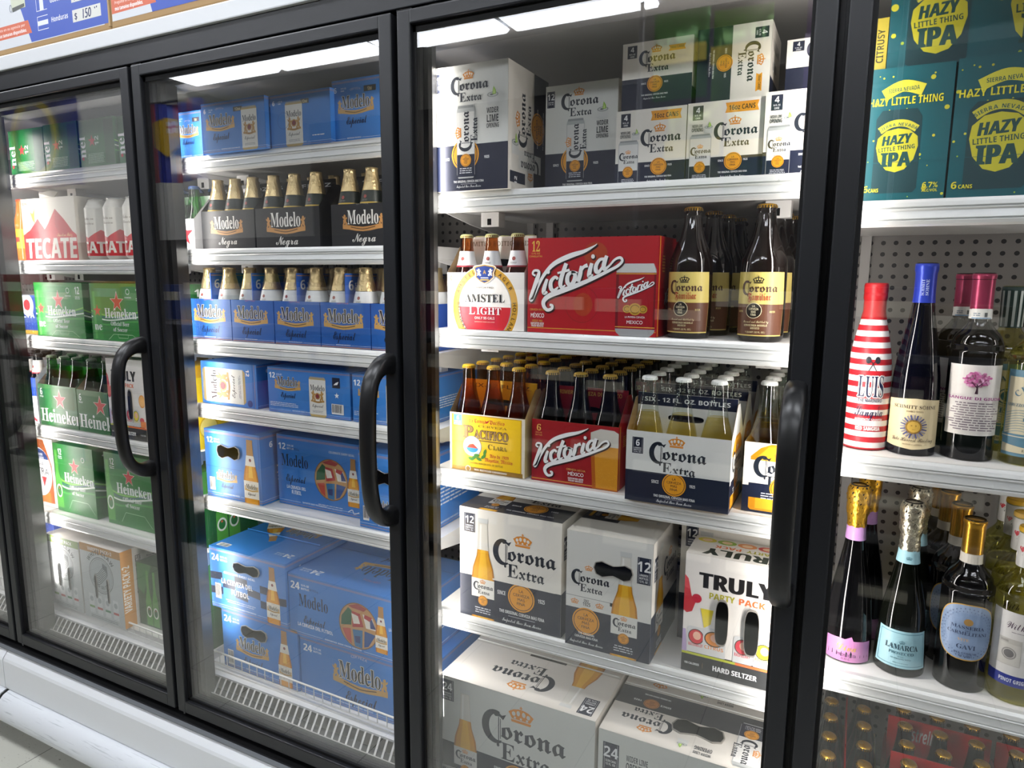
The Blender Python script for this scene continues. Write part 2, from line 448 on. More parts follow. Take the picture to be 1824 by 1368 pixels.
def longneck_pic(A, x, y, h, lab=True, glass='#c4c2b9', liq='#d99b16', fill=.70):
    """a printed bottle standing on (x centre, y)"""
    r = .118*h
    P = lambda l: [(x+a*r, y+b*h) for a, b in l]
    side = [(.96, 0), (1, .02), (1, .42), (.9, .52), (.56, .64), (.46, .75), (.38, .95), (.40, .985), (.40, 1)]
    A.poly(P(side+[(-a, b) for a, b in side[::-1]]), glass)
    A.poly(P([(.44, .70), (.33, .95), (-.33, .95), (-.44, .70)]), '#d9d7ce'); A.poly(P([(-.30, .70), (-.24, .94), (-.12, .94), (-.16, .70)]), '#ecebe6')
    ls = [(.96, 0), (1, .02), (1, .42), (.9, .52), (.56, .64), (.49, fill)]
    A.poly(P(ls+[(-a, b) for a, b in ls[::-1]]), '#b8770c')
    A.poly(P([(a*.86, b) for a, b in ls]+[(-a*.86, b) for a, b in ls[::-1]]), liq)
    A.poly(P([(a*.42, b) for a, b in ls]+[(-a*.42, b) for a, b in ls[::-1]]), '#eab52e')
    A.poly(P([(-.42, .955), (.42, .955), (.45, 1.0), (-.45, 1.0)]), '#c9ccca')
    if lab:
        A.poly(P([(-1, .05), (1, .05), (1, .24), (-1, .24)]), NAVY); A.poly(P([(-1, .24), (1, .24), (1, .42), (-1, .42)]), '#dfdfd8')
        corona(A, x-.86*r, y+.325*h, 1.75*r, INK, CROWN); seal(A, x, y+.21*h, .42*r); A.lines(x, y+.13*h, 1.5*r, 3, .022*h, '#cfd2d8')
def coronacan_pic(A, x, y, w, h, side=True, tall=False):
    P = lambda l: [(x+a*w/2, y+b*h) for a, b in l]
    A.poly(P([(-.82, 0), (.82, 0), (1, .05), (1, .93), (.84, 1), (-.84, 1), (-1, .93), (-1, .05)]), '#aeb2b2')
    A.poly(P([(-.94, .05), (.94, .05), (.94, .91), (-.94, .91)]), '#d8d9d6')
    A.poly(P([(-.97, .02), (.97, .02), (.97, .33), (-.97, .33)]), NAVY)
    A.poly(P([(-.84, .965), (.84, .965), (.84, 1), (-.84, 1)]), '#8f9494')
    if side:
        B = Art(); corona(B, 0, 0, h*.55); A.sub(B, x+.18*w, y+.37*h, 1, 90); seal(A, x, y+.25*h, .3*w)
    else:
        corona(A, x-.46*w, y+.60*h, .95*w); seal(A, x, y+.30*h, .26*w); A.text('LA CERVEZA', x, y+.41*h, .02*h, CROWN, 'plain')
    A.lines(x, y+.13*h, .7*w, 3, .03*h, '#c9ccd4')
def limecan(A, x, y, w):
    A.rect(x-w*.5, y-w*.75, x+w*.5, y, '#d3d5d2'); A.ell(x, y, w*.5, w*.2, '#9ba09e'); A.ell(x, y, w*.4, w*.14, '#c6c9c6'); A.ell(x-w*.08, y, w*.16, w*.06, '#5b6060')
    A.poly([(x-w*.02, y), (x+w*.3, y+w*.02), (x+w*.28, y+w*.3), (x+w*.08, y+w*.62), (x, y+w*.3)], '#8fbf3a'); A.poly([(x+w*.04, y+w*.06), (x+w*.22, y+w*.08), (x+w*.1, y+w*.46)], '#c9e08a')
LION = [(-.5, -.5), (-.1, -.5), (-.12, -.25), (.1, -.45), (.45, -.5), (.3, -.3), (.32, 0), (.12, .05), (.42, .22), (.5, .42), (.2, .3), (.2, .5), (-.05, .55), (-.22, .4), (-.12, .2), (-.4, .3), (-.5, .12), (-.25, .05), (-.3, -.2), (-.5, -.3)]
def ribbon(A, cx, cy, w, h, col, ink='#5a3d18'):
    up = [(-.5, .35), (-.36, .25), (-.18, .0), (0, -.12), (.18, .0), (.36, .25), (.5, .35)]
    A.poly([(cx+a*w, cy+b*h) for a, b in up]+[(cx+a*w, cy+(b-.75)*h) for a, b in up[::-1]], col)
    A.stroke([(cx-.3*w, cy-.1*h), (cx, cy-.5*h), (cx+.3*w, cy-.1*h)], h*.16, ink)
def modelo(A, cx, cy, w, col='#141821', out='#d9d2bd', gold=GOLD, sub='Especial', subcol='#0f1b3a', cerv='#b5696b', lions=True):
    if lions:
        for s in (-1, 1): A.poly([(cx+s*(.47*w+.13*w*a), cy+.09*w+.2*w*b) for a, b in (LION if s > 0 else LION)], gold)
    if gold: ribbon(A, cx, cy-.045*w, 1.05*w, .12*w, gold)
    A.text('Modelo', cx, cy, .28*w, col, 'serif', w=.80*w, out=out, ow=.02, bold=.004)
    if cerv: A.arc('CERVEZA', cx, cy-.16*w, .56*w, 90, .045*w, cerv, 'plain')
    if sub: A.text(sub, cx+.02*w, cy-.36*w, .17*w, subcol, 'script', w=.60*w, bold=.008)
def victoria(A, x, y, w, col=WHITE, sh='#2b0a0c'):
    L = [[(.075, .47, .02), (.045, .50, .02), (.065, .55, .024), (.11, .53, .03), (.09, .40, .05), (.055, .22, .055), (.03, .10, .05), (.05, .12, .03), (.10, .30, .03), (.17, .50, .035), (.27, .66, .045), (.42, .77, .05), (.56, .84, .035), (.66, .92, .012), (.68, .95, .004)],
         [(.195, .42, .03), (.165, .27, .045), (.165, .20, .04), (.20, .22, .02)],
         [(.305, .42, .03), (.275, .45, .03), (.235, .38, .04), (.235, .28, .045), (.265, .24, .035), (.31, .30, .015)],
         [(.385, .66, .04), (.345, .47, .045), (.33, .35, .045), (.345, .29, .03), (.38, .33, .012)], [(.30, .51, .02), (.42, .56, .026)],
         [(.445, .53, .03), (.405, .48, .04), (.40, .38, .045), (.43, .33, .04), (.465, .39, .045), (.475, .49, .04), (.445, .53, .03), (.50, .52, .014)],
         [(.535, .62, .03), (.525, .50, .045), (.505, .38, .04)], [(.52, .50, .02), (.555, .60, .03), (.595, .63, .04)],
         [(.635, .66, .035), (.615, .53, .045), (.615, .46, .04), (.65, .49, .015)],
         [(.755, .72, .03), (.71, .71, .03), (.675, .62, .04), (.68, .54, .045), (.71, .54, .03), (.75, .64, .02)], [(.775, .77, .035), (.75, .64, .045), (.755, .57, .035), (.80, .62, .02), (.85, .71, .022), (.90, .74, .026), (.92, .69, .026), (.88, .62, .028), (.80, .55, .03), (.66, .44, .036), (.50, .33, .045), (.34, .235, .05), (.22, .16, .05), (.165, .08, .045), (.165, .0, .04), (.20, -.06, .035), (.245, -.04, .03), (.25, .01, .03), (.225, .02, .022)]]
    for dx, dy, c, e in ((.008, -.010, sh, .012), (0, 0, col, 0)):
        for l in L: A.stroke([(x+(p[0]+dx)*w, y+(p[1]*.60+dy)*w, (p[2]*.92+e)*w) for p in l], 0, c)
        for a, b in ((.205, .53), (.645, .76)): A.ell(x+(a+dx)*w, y+(b*.60+dy)*w, (.018+e/2)*w, (.02+e/2)*w, c, 12)
def heineken(A, x, y, w, col=WHITE, out=None): A.text('Heineken', x, y, .20*w, col, 'serif', 'l', w=w, bold=.008, out=out)
def redstar(A, cx, cy, r): A.star(cx, cy, r*1.14, '#e9d9d2'); A.star(cx, cy, r, '#c82a2c')
def vbottle_pic(A, x, y, h):
    """printed brown-necked bottle with gold foil"""
    r = .15*h
    P = lambda l: [(x+a*r, y+b*h) for a, b in l]
    s = [(.95, 0), (1, .03), (1, .40), (.85, .52), (.48, .70), (.40, .96), (.42, 1)]
    A.poly(P(s+[(-a, b) for a, b in s[::-1]]), '#b06a10')
    A.poly(P([(a*.8, b*.98) for a, b in s]+[(-a*.8, b*.98) for a, b in s[::-1]]), '#d8941c'); A.poly(P([(-.3, .42), (.3, .42), (.16, .66), (-.16, .66)]), '#ecbb45')
    A.poly(P([(.62, .64), (.46, .75), (.40, .96), (.42, 1), (-.42, 1), (-.40, .96), (-.46, .75), (-.62, .64)]), '#a97c45')
    A.poly(P([(.70, .60), (.52, .76), (-.52, .76), (-.70, .60)]), '#dedbd0'); A.ell(x, y+.69*h, .17*r, .17*r, '#7a2c33', 12)
    A.poly(P([(-1, .10), (1, .10), (1, .37), (-1, .37)]), '#e4e1d6'); modelo(A, x, y+.245*h, 1.75*r, sub='Especial')
def modelocan_pic(A, x, y, w, h):
    P = lambda l: [(x+a*w/2, y+b*h) for a, b in l]
    A.poly(P([(-.85, 0), (.85, 0), (1, .05), (1, .94), (.86, 1), (-.86, 1), (-1, .94), (-1, .05)]), '#b39b60')
    A.poly(P([(-1, .055), (1, .055), (1, .93), (-1, .93)]), '#dcdbd3'); A.poly(P([(-.9, .965), (.9, .965), (.86, 1), (-.86, 1)]), '#97958a')
    A.text('Modelo', x, y+.66*h, .14*h, '#161a22', 'serif', w=.86*w)
    for s in (-1, 1): A.poly([(x+s*(.25*w+.26*w*a), y+.52*h+.24*w*2*b) for a, b in LION], '#b48b4a')
    A.ell(x, y+.52*h, .16*w, .16*w, '#b48b4a', 16); A.ell(x, y+.52*h, .11*w, .11*w, '#7a2c33', 16); ribbon(A, x, y+.40*h, .8*w, .06*h, '#b48b4a')
    A.text('Especial', x, y+.24*h, .075*h, '#1b1d24', 'script', w=.66*w); A.lines(x, y+.14*h, .7*w, 2, .03*h, '#8b8f95')
def football_pic(A, cx, cy, r):
    A.ell(cx, cy, r, r, '#b98d5b', 40)
    for pts, c in (([(-.86, .28), (-.5, .72), (-.32, .62), (-.36, -.02), (-.9, -.12)], '#1e5a3c'), ([(-.32, .60), (.1, .56), (.28, .02), (-.30, -.10)], '#a93238'), ([(-.34, .5), (-.0, .44), (.1, .12), (-.24, .06)], '#dcd7cb'),
                   ([(.24, .58), (.72, .5), (.92, .0), (.40, .0)], '#ddd8cd'), ([(.34, .58), (.72, .52), (.62, .32), (.3, .42)], '#a93238'), ([(.7, .46), (.9, .06), (.62, .04), (.6, .36)], '#2b3f78'), ([(-.5, .8), (.0, .97), (.45, .84), (.3, .70), (-.3, .74)], '#9c3a3c'),
                   ([(-.84, -.26), (-.40, -.18), (-.36, -.86), (-.62, -.7)], '#b94a3c'), ([(-.30, -.20), (.22, -.14), (.18, -.94), (-.2, -.92)], '#2f6f9c'), ([(-.2, -.46), (.1, -.42), (.08, -.74), (-.16, -.74)], '#26356e'), ([(.32, -.14), (.88, -.2), (.5, -.78), (.28, -.86)], '#274f8c')):
        A.poly([(cx+a*r, cy+b*r) for a, b in pts], c)
    A.ring(cx, cy, r, r, r*.04, '#7b5a36')

# ---------------------------------------------------------------- carton faces (w, h in metres)
def f_cor12can(w, h):
    A = Art(w, h); A.bg('#d9dbd6'); A.rect(0, 0, w, h*.37, NAVY)  # white card greyed: the weaker light on this front is in the colour
    seal(A, w*.42, h*.29, w*.19); countbox(A, w*.02, h*.80, w*.11, h*.15, '12', ('SLIM CANS', '12 FL. OZ.'))
    corona(A, w*.22, h*.80, w*.52); coronacan_pic(A, w*.43, h*.10, w*.25, h*.58); limecan(A, w*.80, h*.74, w*.15)
    for i, (t, s) in enumerate((('WIDER', .042), ('LIME', .056), ('OPENING', .034))): A.text(t, w*.80, h*(.60, .53, .485)[i], h*s, '#23272e', 'sans', w=w*(.16, .155, .165)[i])
    A.text('SINCE', w*.16, h*.25, h*.022, WHITE, w=w*.08); A.text('1925', w*.72, h*.25, h*.022, WHITE, w=w*.07)
    A.text('THE ORIGINAL CERVEZA MAS FINA', w*.47, h*.065, h*.018, WHITE, 'sans', w=w*.42); A.text('Imported Beer From Mexico', w*.47, h*.025, h*.02, WHITE, 'script', w=w*.34)
    A.rect(w*.36, h*.052, w*.58, h*.055, '#b9bcc4'); return A
def f_cor12can_side(w, h):
    A = Art(w, h); A.bg('#ddd9d0'); A.rect(w*.62, 0, w, h, NAVY); B = Art(); corona(B, 0, 0, h*.44); A.sub(B, w*.40, h*.36, 1, 90)
    B = Art(); seal(B, 0, 0, w*.17); A.sub(B, w*.72, h*.56, 1, 90); A.text('SINCE', w*.72, h*.43, h*.016, WHITE, rot=90); A.text('1925', w*.72, h*.70, h*.016, WHITE, rot=90)
    A.text('THE ORIGINAL CERVEZA MAS FINA', w*.87, h*.56, h*.016, WHITE, rot=90, w=h*.32); limecan(A, w*.16, h*.38, w*.16)
    A.rect(w*.04, h*.06, w*.40, h*.15, '#1b2236'); A.text('12', w*.2, h*.08, h*.045, WHITE, rot=90)
    A.rect(w*.24, h*.18, w*.80, h*.33, '#d3d4cf'); B = Art(); corona(B, 0, 0, w*.46); A.sub(B, w*.75, h*.25, 1, 180); return A
def f_cor4(w, h, can=True):
    A = Art(w, h); A.bg(CREAM); A.rect(0, 0, w, h*.30 if can else h*.48, NAVY)
    A.rect(w*.07, h*.78, w*.21, h*.96, '#1b2236'); A.text('4', w*.14, h*.87, h*.07, WHITE); A.text('16 FL. OZ.', w*.14, h*.83, h*.02, WHITE, w=w*.09); A.text('CANS', w*.14, h*.795, h*.022, WHITE, w=w*.06)
    bx = (w*.50, w*.93, h*.84, h*.965) if can else (w*.66, w*.90, h*.82, h*.90)
    A.poly([(bx[0], bx[2]), (bx[1], bx[2]), (bx[1]-w*.02, (bx[2]+bx[3])/2), (bx[1], bx[3]), (bx[0], bx[3]), (bx[0]+w*.02, (bx[2]+bx[3])/2)], OCHRE)
    A.text('16oz CANS', (bx[0]+bx[1])/2, bx[2]+h*.03, h*.06 if can else h*.035, '#2a2118', w=(bx[1]-bx[0])*.78)
    if can:
        corona(A, w*.36, h*.56, w*.57); seal(A, w*.63, h*.235, w*.115)
        A.text('WIDER LIME', w*.14, h*.69, h*.035, INK, w=w*.14); A.text('OPENING', w*.14, h*.635, h*.045, INK, w=w*.15); limecan(A, w*.29, h*.685, w*.11)
        coronacan_pic(A, w*.19, 0, w*.29, h*.60, side=False)
    else: corona(A, w*.24, h*.70, w*.52); seal(A, w*.48, h*.385, w*.11)
    y = .235 if can else .385
    A.text('SINCE', w*(.47 if can else .32), h*y, h*.025, WHITE, w=w*.07); A.text('1925', w*(.79 if can else .64), h*y, h*.025, WHITE, w=w*.06)
    A.text('THE ORIGINAL CERVEZA MAS FINA', w*(.63 if can else .48), h*(.09 if can else .22), h*.022, WHITE, w=w*.38); A.text('Imported Beer From Mexico', w*(.63 if can else .48), h*(.035 if can else .17), h*.026, WHITE, 'script', w=w*.32); return A
def f_cor4rot(w, h):
    B = f_cor4(h, w, False); A = Art(w, h); A.sub(B, 0, h, 1, -90); return A
def f_side_cream(w, h):
    A = Art(w, h); A.bg('#d8d2c8'); A.rect(0, 0, w, h*.30, NAVY); A.lines(w*.5, h*.8, w*.7, 5, h*.03, '#5a5a5a'); A.bars(w*.2, h*.4, w*.4, h*.14); return A
def f_cor12bot(w, h):
    A = Art(w, h); A.bg(CREAM); A.rect(0, 0, w, h*.385, NAVY); countbox(A, w*.045, h*.78, w*.115, h*.17, '12')
    corona(A, w*.34, h*.59, w*.61); longneck_pic(A, w*.24, -h*.03, h*.95); seal(A, w*.625, h*.275, w*.13)
    A.rect(w*.34, h*.385, w*.95, h*.40, CREAM)
    A.text('SINCE', w*.43, h*.27, h*.035, WHITE, w=w*.08); A.text('1925', w*.82, h*.27, h*.035, WHITE, w=w*.065)
    A.text('THE ORIGINAL CERVEZA MAS FINA', w*.63, h*.11, h*.028, WHITE, w=w*.44); A.rect(w*.5, h*.088, w*.76, h*.092, '#c9ccd4'); A.text('Imported Beer From Mexico', w*.63, h*.035, h*.03, WHITE, 'script', w=w*.38); return A
def f_cor12top(w, h):
    A = Art(w, h); A.bg('#d9d6cd'); A.rect(0, 0, w, h*.42, '#2a2d38'); B = Art(); longneck_pic(B, 0, 0, h*1.0); A.sub(B, w*.28, h*.0, 1, 0)
    corona(A, w*.42, h*.62, w*.5); seal(A, w*.66, h*.28, w*.11); A.text('SINCE', w*.47, h*.26, h*.03, WHITE); A.text('1925', w*.84, h*.26, h*.03, WHITE); A.text('THE ORIGINAL CERVEZA MAS FINA', w*.66, h*.09, h*.03, WHITE, w=w*.46); return A
def f_cor12end(w, h):
    A = Art(w, h); A.bg('#dcdcd6'); A.rect(0, 0, w, h*.34, NAVY); A.rect(0, h*.44, w*.64, h*.445, '#8d8f8e'); A.rect(w*.53, h*.415, w*.58, h*.445, '#26282c')  # same white card as CREAM, dim front light mixed into the tone
    corona(A, w*.06, h*.575, w*.46, cr=False); crown(A, w*.27, h*.68, w*.10, CROWN); countbox(A, w*.83, h*.66, w*.15, h*.22, '12')
    A.text('SINCE', w*.25, h*.405, h*.022, INK, w=w*.06); A.text('1925', w*.255, h*.37, h*.032, INK, w=w*.09)
    for s in (.11, .41): crown(A, w*s, h*.375, w*.1, CROWN, '#dcdcd6')
    seal(A, w*.25, h*.235, w*.165); A.text('THE ORIGINAL', w*.26, h*.115, h*.02, WHITE, w=w*.2); A.text('CERVEZA MAS FINA', w*.26, h*.085, h*.02, WHITE, w=w*.28); A.text('Imported Beer From Mexico', w*.26, h*.035, h*.024, WHITE, 'script', w=w*.40)
    longneck_pic(A, w*.70, -h*.03, h*.93); return A
def f_cor12right(w, h):
    A = Art(w, h); A.bg('#d4d1c9'); A.rect(0, 0, w, h*.385, NAVY); countbox(A, w*.06, h*.66, w*.12, h*.2, '12'); corona(A, w*.42, h*.62, w*.5); longneck_pic(A, w*.30, -h*.03, h*.95); return A
def f_cor24bot(w, h):
    A = Art(w, h); A.bg('#cfd2cc'); A.rect(0, 0, w, h*.40, NAVY); countbox(A, w*.005, h*.78, w*.09, h*.19, '24')  # front greyer than the top: its lack of lamp light is painted in
    corona(A, w*.29, h*.60, w*.54, hole='#cfd2cc'); longneck_pic(A, w*.175, -h*.02, h*.95); seal(A, w*.52, h*.27, w*.085); A.text('SINCE', w*.40, h*.29, h*.035, WHITE, w=w*.05); A.text('1925', w*.64, h*.29, h*.035, WHITE, w=w*.05)
    A.text('THE ORIGINAL CERVEZA MAS FINA', w*.52, h*.1, h*.03, WHITE, w=w*.36); return A
def f_cor24bottop(w, h):
    A = Art(w, h); A.bg('#dcd8d0'); A.rect(0, h*.36, w, h*.364, '#8c8a86'); A.rect(w*.35, h*.35, w*.60, h*.38, '#2a2a2c')
    corona(A, w*.33, h*.66, w*.42, hole='#dcd8d0'); countbox(A, w*.035, h*.74, w*.09, h*.22, '24'); longneck_pic(A, w*.20, -h*.06, h*1.0, lab=False, glass='#d3d0c8'); return A
def f_cor24can(w, h):
    A = Art(w, h); A.bg('#cfd2cc'); A.rect(0, 0, w, h*.35, NAVY); countbox(A, w*.03, h*.66, w*.10, h*.24, '24', ('SLIM CANS', '12 FL. OZ.'))  # grey ground is white card with the front's dimness painted in
    A.text('WIDER LIME', w*.24, h*.79, h*.05, INK, w=w*.13); A.text('OPENING', w*.24, h*.71, h*.065, INK, w=w*.13); limecan(A, w*.42, h*.74, w*.09)
    coronacan_pic(A, w*.25, h*.02, w*.17, h*.62, side=True); corona(A, w*.48, h*.55, w*.42, hole='#cfd2cc'); countbox(A, w*.90, h*.66, w*.09, h*.24, '24', ('SLIM CANS', '12 FL. OZ.')); return A
def f_cor24cantop(w, h):
    A = Art(w, h); A.bg('#dcd8d0'); A.rect(0, h*.34, w, h*.60, '#35363c'); corona(A, w*.60, h*.72, w*.32, hole='#dcd8d0'); seal(A, w*.78, h*.52, w*.05, '#b8793a'); A.text('SINCE', w*.69, h*.50, h*.022, WHITE); A.text('1925', w*.87, h*.50, h*.022, WHITE)
    A.text('THE ORIGINAL CERVEZA MAS FINA', w*.76, h*.40, h*.018, WHITE, w=w*.17); coronacan_pic(A, w*.17, h*.42, w*.14, h*.54)
    limecan(A, w*.52, h*.90, w*.06); A.text('WIDER LIME', w*.40, h*.93, h*.03, INK, w=w*.10); A.text('OPENING', w*.40, h*.87, h*.042, INK, w=w*.10)
    A.rect(0, h*.325, w, h*.33, '#77746e'); crown(A, w*.78, h*.20, w*.1, CROWN, '#dcd8d0'); limecan(A, w*.5, h*.22, w*.06); A.text('WIDER LIME', w*.36, h*.24, h*.03, INK, w=w*.10); A.text('OPENING', w*.36, h*.18, h*.042, INK, w=w*.10); return A
def f_cor12endtop(w, h):
    A = Art(w, h); A.bg('#d6d3ca'); A.rect(w*.55, h*.25, w, h*.62, '#2c2f38'); B = Art(); longneck_pic(B, 0, 0, w*.85); A.sub(B, w*.95, h*.45, 1, 90); A.rect(w*.04, h*.08, w*.28, h*.28, '#20242e'); A.text('12', w*.10, h*.13, h*.08, WHITE); return A
def f_cor6(w, h):
    A = Art(w, h); A.bg('#dadcd8'); A.rect(0, 0, w, h*.44, NAVY); countbox(A, w*.06, h*.68, w*.11, h*.23, '6'); corona(A, w*.23, h*.635, w*.55, hole='#dadcd8'); seal(A, w*.485, h*.30, w*.115)  # card white toned down for shade; the lit end face keeps CREAM
    A.rect(w*.36, h*.44, w*.6, h*.46, '#dadcd8'); A.text('SINCE', w*.30, h*.29, h*.045, WHITE, w=w*.07); A.text('1925', w*.66, h*.29, h*.04, WHITE, w=w*.055); A.text('THE ORIGINAL CERVEZA MAS FINA', w*.49, h*.10, h*.035, WHITE, w=w*.40); A.rect(w*.4, h*.083, w*.58, h*.088, '#aaaabb'); A.text('Imported Beer From Mexico', w*.49, h*.03, h*.04, WHITE, 'script', w=w*.34); return A
def f_cor6end(w, h):
    A = Art(w, h); A.bg(CREAM); A.rect(0, 0, w, h*.38, NAVY); x = w*.52
    A.poly([(x-w*.43, h*.06), (x-w*.40, h*.03), (x+w*.40, h*.03), (x+w*.43, h*.06), (x+w*.43, h*.80), (x+w*.30, h*.93), (x+w*.16, h*.99), (x-w*.16, h*.99), (x-w*.30, h*.93), (x-w*.43, h*.80)], '#c98a16'); A.poly([(x-w*.34, h*.06), (x+w*.34, h*.06), (x+w*.34, h*.8), (x+w*.2, h*.95), (x-w*.2, h*.95), (x-w*.34, h*.8)], '#e6a828')
    A.rect(x-w*.44, h*.21, x+w*.44, h*.44, NAVY); A.rect(x-w*.44, h*.42, x+w*.44, h*.75, '#e2e0d8'); corona(A, x-w*.39, h*.58, w*.78); seal(A, x, h*.375, w*.16); A.lines(x, h*.28, w*.6, 3, h*.035, '#c9ccd4'); return A
def f_victoria12(w, h):
    A = Art(w, h); A.bg(VRED); A.rect(0, h*.045, w, h*.052, '#c79a2e'); A.ell(w*.54, h*.83, w*.09, h*.12, '#a33a18'); A.ring(w*.44, h*.31, w*.13, h*.19, w*.003, '#7b2418'); A.ell(w*.45, h*.31, w*.075, h*.12, '#a6391c')
    A.text('12', w*.065, h*.86, h*.105, '#d8b24a', 'serif', w=w*.065); A.text('12 FL OZ', w*.065, h*.83, h*.018, '#d8b24a', 'plain'); A.text('CANS/LATAS', w*.065, h*.80, h*.018, '#d8b24a', 'plain')
    x, y, cw, ch = w*.845, 0, w*.29, h*.745
    P = lambda l: [(x+a*cw/2, y+b*ch) for a, b in l]
    A.poly(P([(-.75, 0), (.75, 0), (.95, .05), (1, .09), (1, .9), (.86, .98), (-.86, .98), (-1, .9), (-1, .09), (-.95, .05)]), '#9a9c9d'); A.poly(P([(-1, .10), (1, .10), (1, .86), (-1, .86)]), '#6e0c14'); A.poly(P([(-.86, .10), (.9, .10), (.9, .86), (-.86, .86)]), '#98111a'); A.poly(P([(-1, .86), (1, .86), (.86, .98), (-.86, .98)]), '#c6c8c6'); A.poly(P([(-1, .84), (1, .84), (1, .85), (-1, .85)]), '#d8b24a'); A.poly(P([(-1, .12), (1, .12), (1, .13), (-1, .13)]), '#d8b24a')
    victoria(A, x-cw*.47, y+ch*.49, cw*1.0)
    for s in (-1, 0, 1): A.ell(x+s*cw*.2, y+ch*.37, cw*(.16 if s == 0 else .11), cw*(.15 if s == 0 else .10), '#b98f2d', 16); A.ring(x+s*cw*.2, y+ch*.37, cw*(.12 if s == 0 else .08), cw*(.11 if s == 0 else .07), cw*.02, '#7a5a16')
    A.text('LA PRIMERA CERVEZA', x, y+ch*.25, ch*.025, WHITE, 'plain', w=cw*.5); A.text('MEXICO', x, y+ch*.17, ch*.045, WHITE, 'plain', w=cw*.40)
    victoria(A, w*.005, h*.285, w*.80); A.text('CERVEZA HECHA', w*.085, h*.235, h*.02, '#d8b24a', 'plain', w=w*.13); A.text('MÉXICO', w*.085, h*.16, h*.045, WHITE, 'plain', w=w*.11, bold=.01); A.text('DESDE 1865', w*.085, h*.115, h*.02, '#d8b24a', 'plain', w=w*.085); A.text('IMPORTED BEER', w*.085, h*.085, h*.022, WHITE, w=w*.11); A.text('FROM MEXICO', w*.085, h*.06, h*.022, WHITE, w=w*.10)
    return A.clip(0, 0, w, h)
def f_redside(w, h):
    A = Art(w, h); A.bg('#9c141c'); A.rect(w*.06, 0, w*.09, h, '#c79a2e'); A.lines(w*.3, h*.8, w*.15, 6, h*.03, '#d8b24a'); victoria(A, w*.4, h*.3, w*.6); return A.clip(0, 0, w, h)
def f_victoria6(w, h):
    A = Art(w, h); A.bg('#96121b'); A.rect(0, h*.03, w*.72, h*.042, '#d09a3a')
    A.poly([(w*.69, h*.70), (w*1.0, h*.70), (w*1.0, h*.0), (w*.72, h*.0)], '#a8580f'); A.poly([(w*.73, h*.72), (w*1.0, h*.72), (w*1.0, h*.02), (w*.76, h*.02)], '#c98a1c'); A.poly([(w*.69, h*.68), (w*1., h*.68), (w*1., h*.90), (w*.95, h*.94), (w*.80, h*.95), (w*.69, h*.88)], '#c9c6bc')
    for i in range(60): A.ell(w*(.74+.25*random.random()), h*(.05+.6*random.random()), w*.003, w*.003, '#e3b54e', 6)
    A.text('6', w*.085, h*.82, h*.10, '#e0b25a', 'serif'); A.text('12 FL OZ', w*.085, h*.78, h*.02, '#e0b25a', 'plain'); A.text('BOTTLES', w*.085, h*.74, h*.02, '#e0b25a', 'plain'); victoria(A, w*.01, h*.16, w*.96)
    A.text('CERVEZA HECHA', w*.53, h*.24, h*.03, '#e0b25a', 'plain', w=w*.22); A.text('MÉXICO', w*.53, h*.16, h*.055, WHITE, 'plain', w=w*.18, bold=.01); A.text('IMPORTED BEER', w*.53, h*.10, h*.028, WHITE, w=w*.18); A.text('FROM MEXICO', w*.53, h*.065, h*.028, WHITE, w=w*.17); return A.clip(0, 0, w, h)
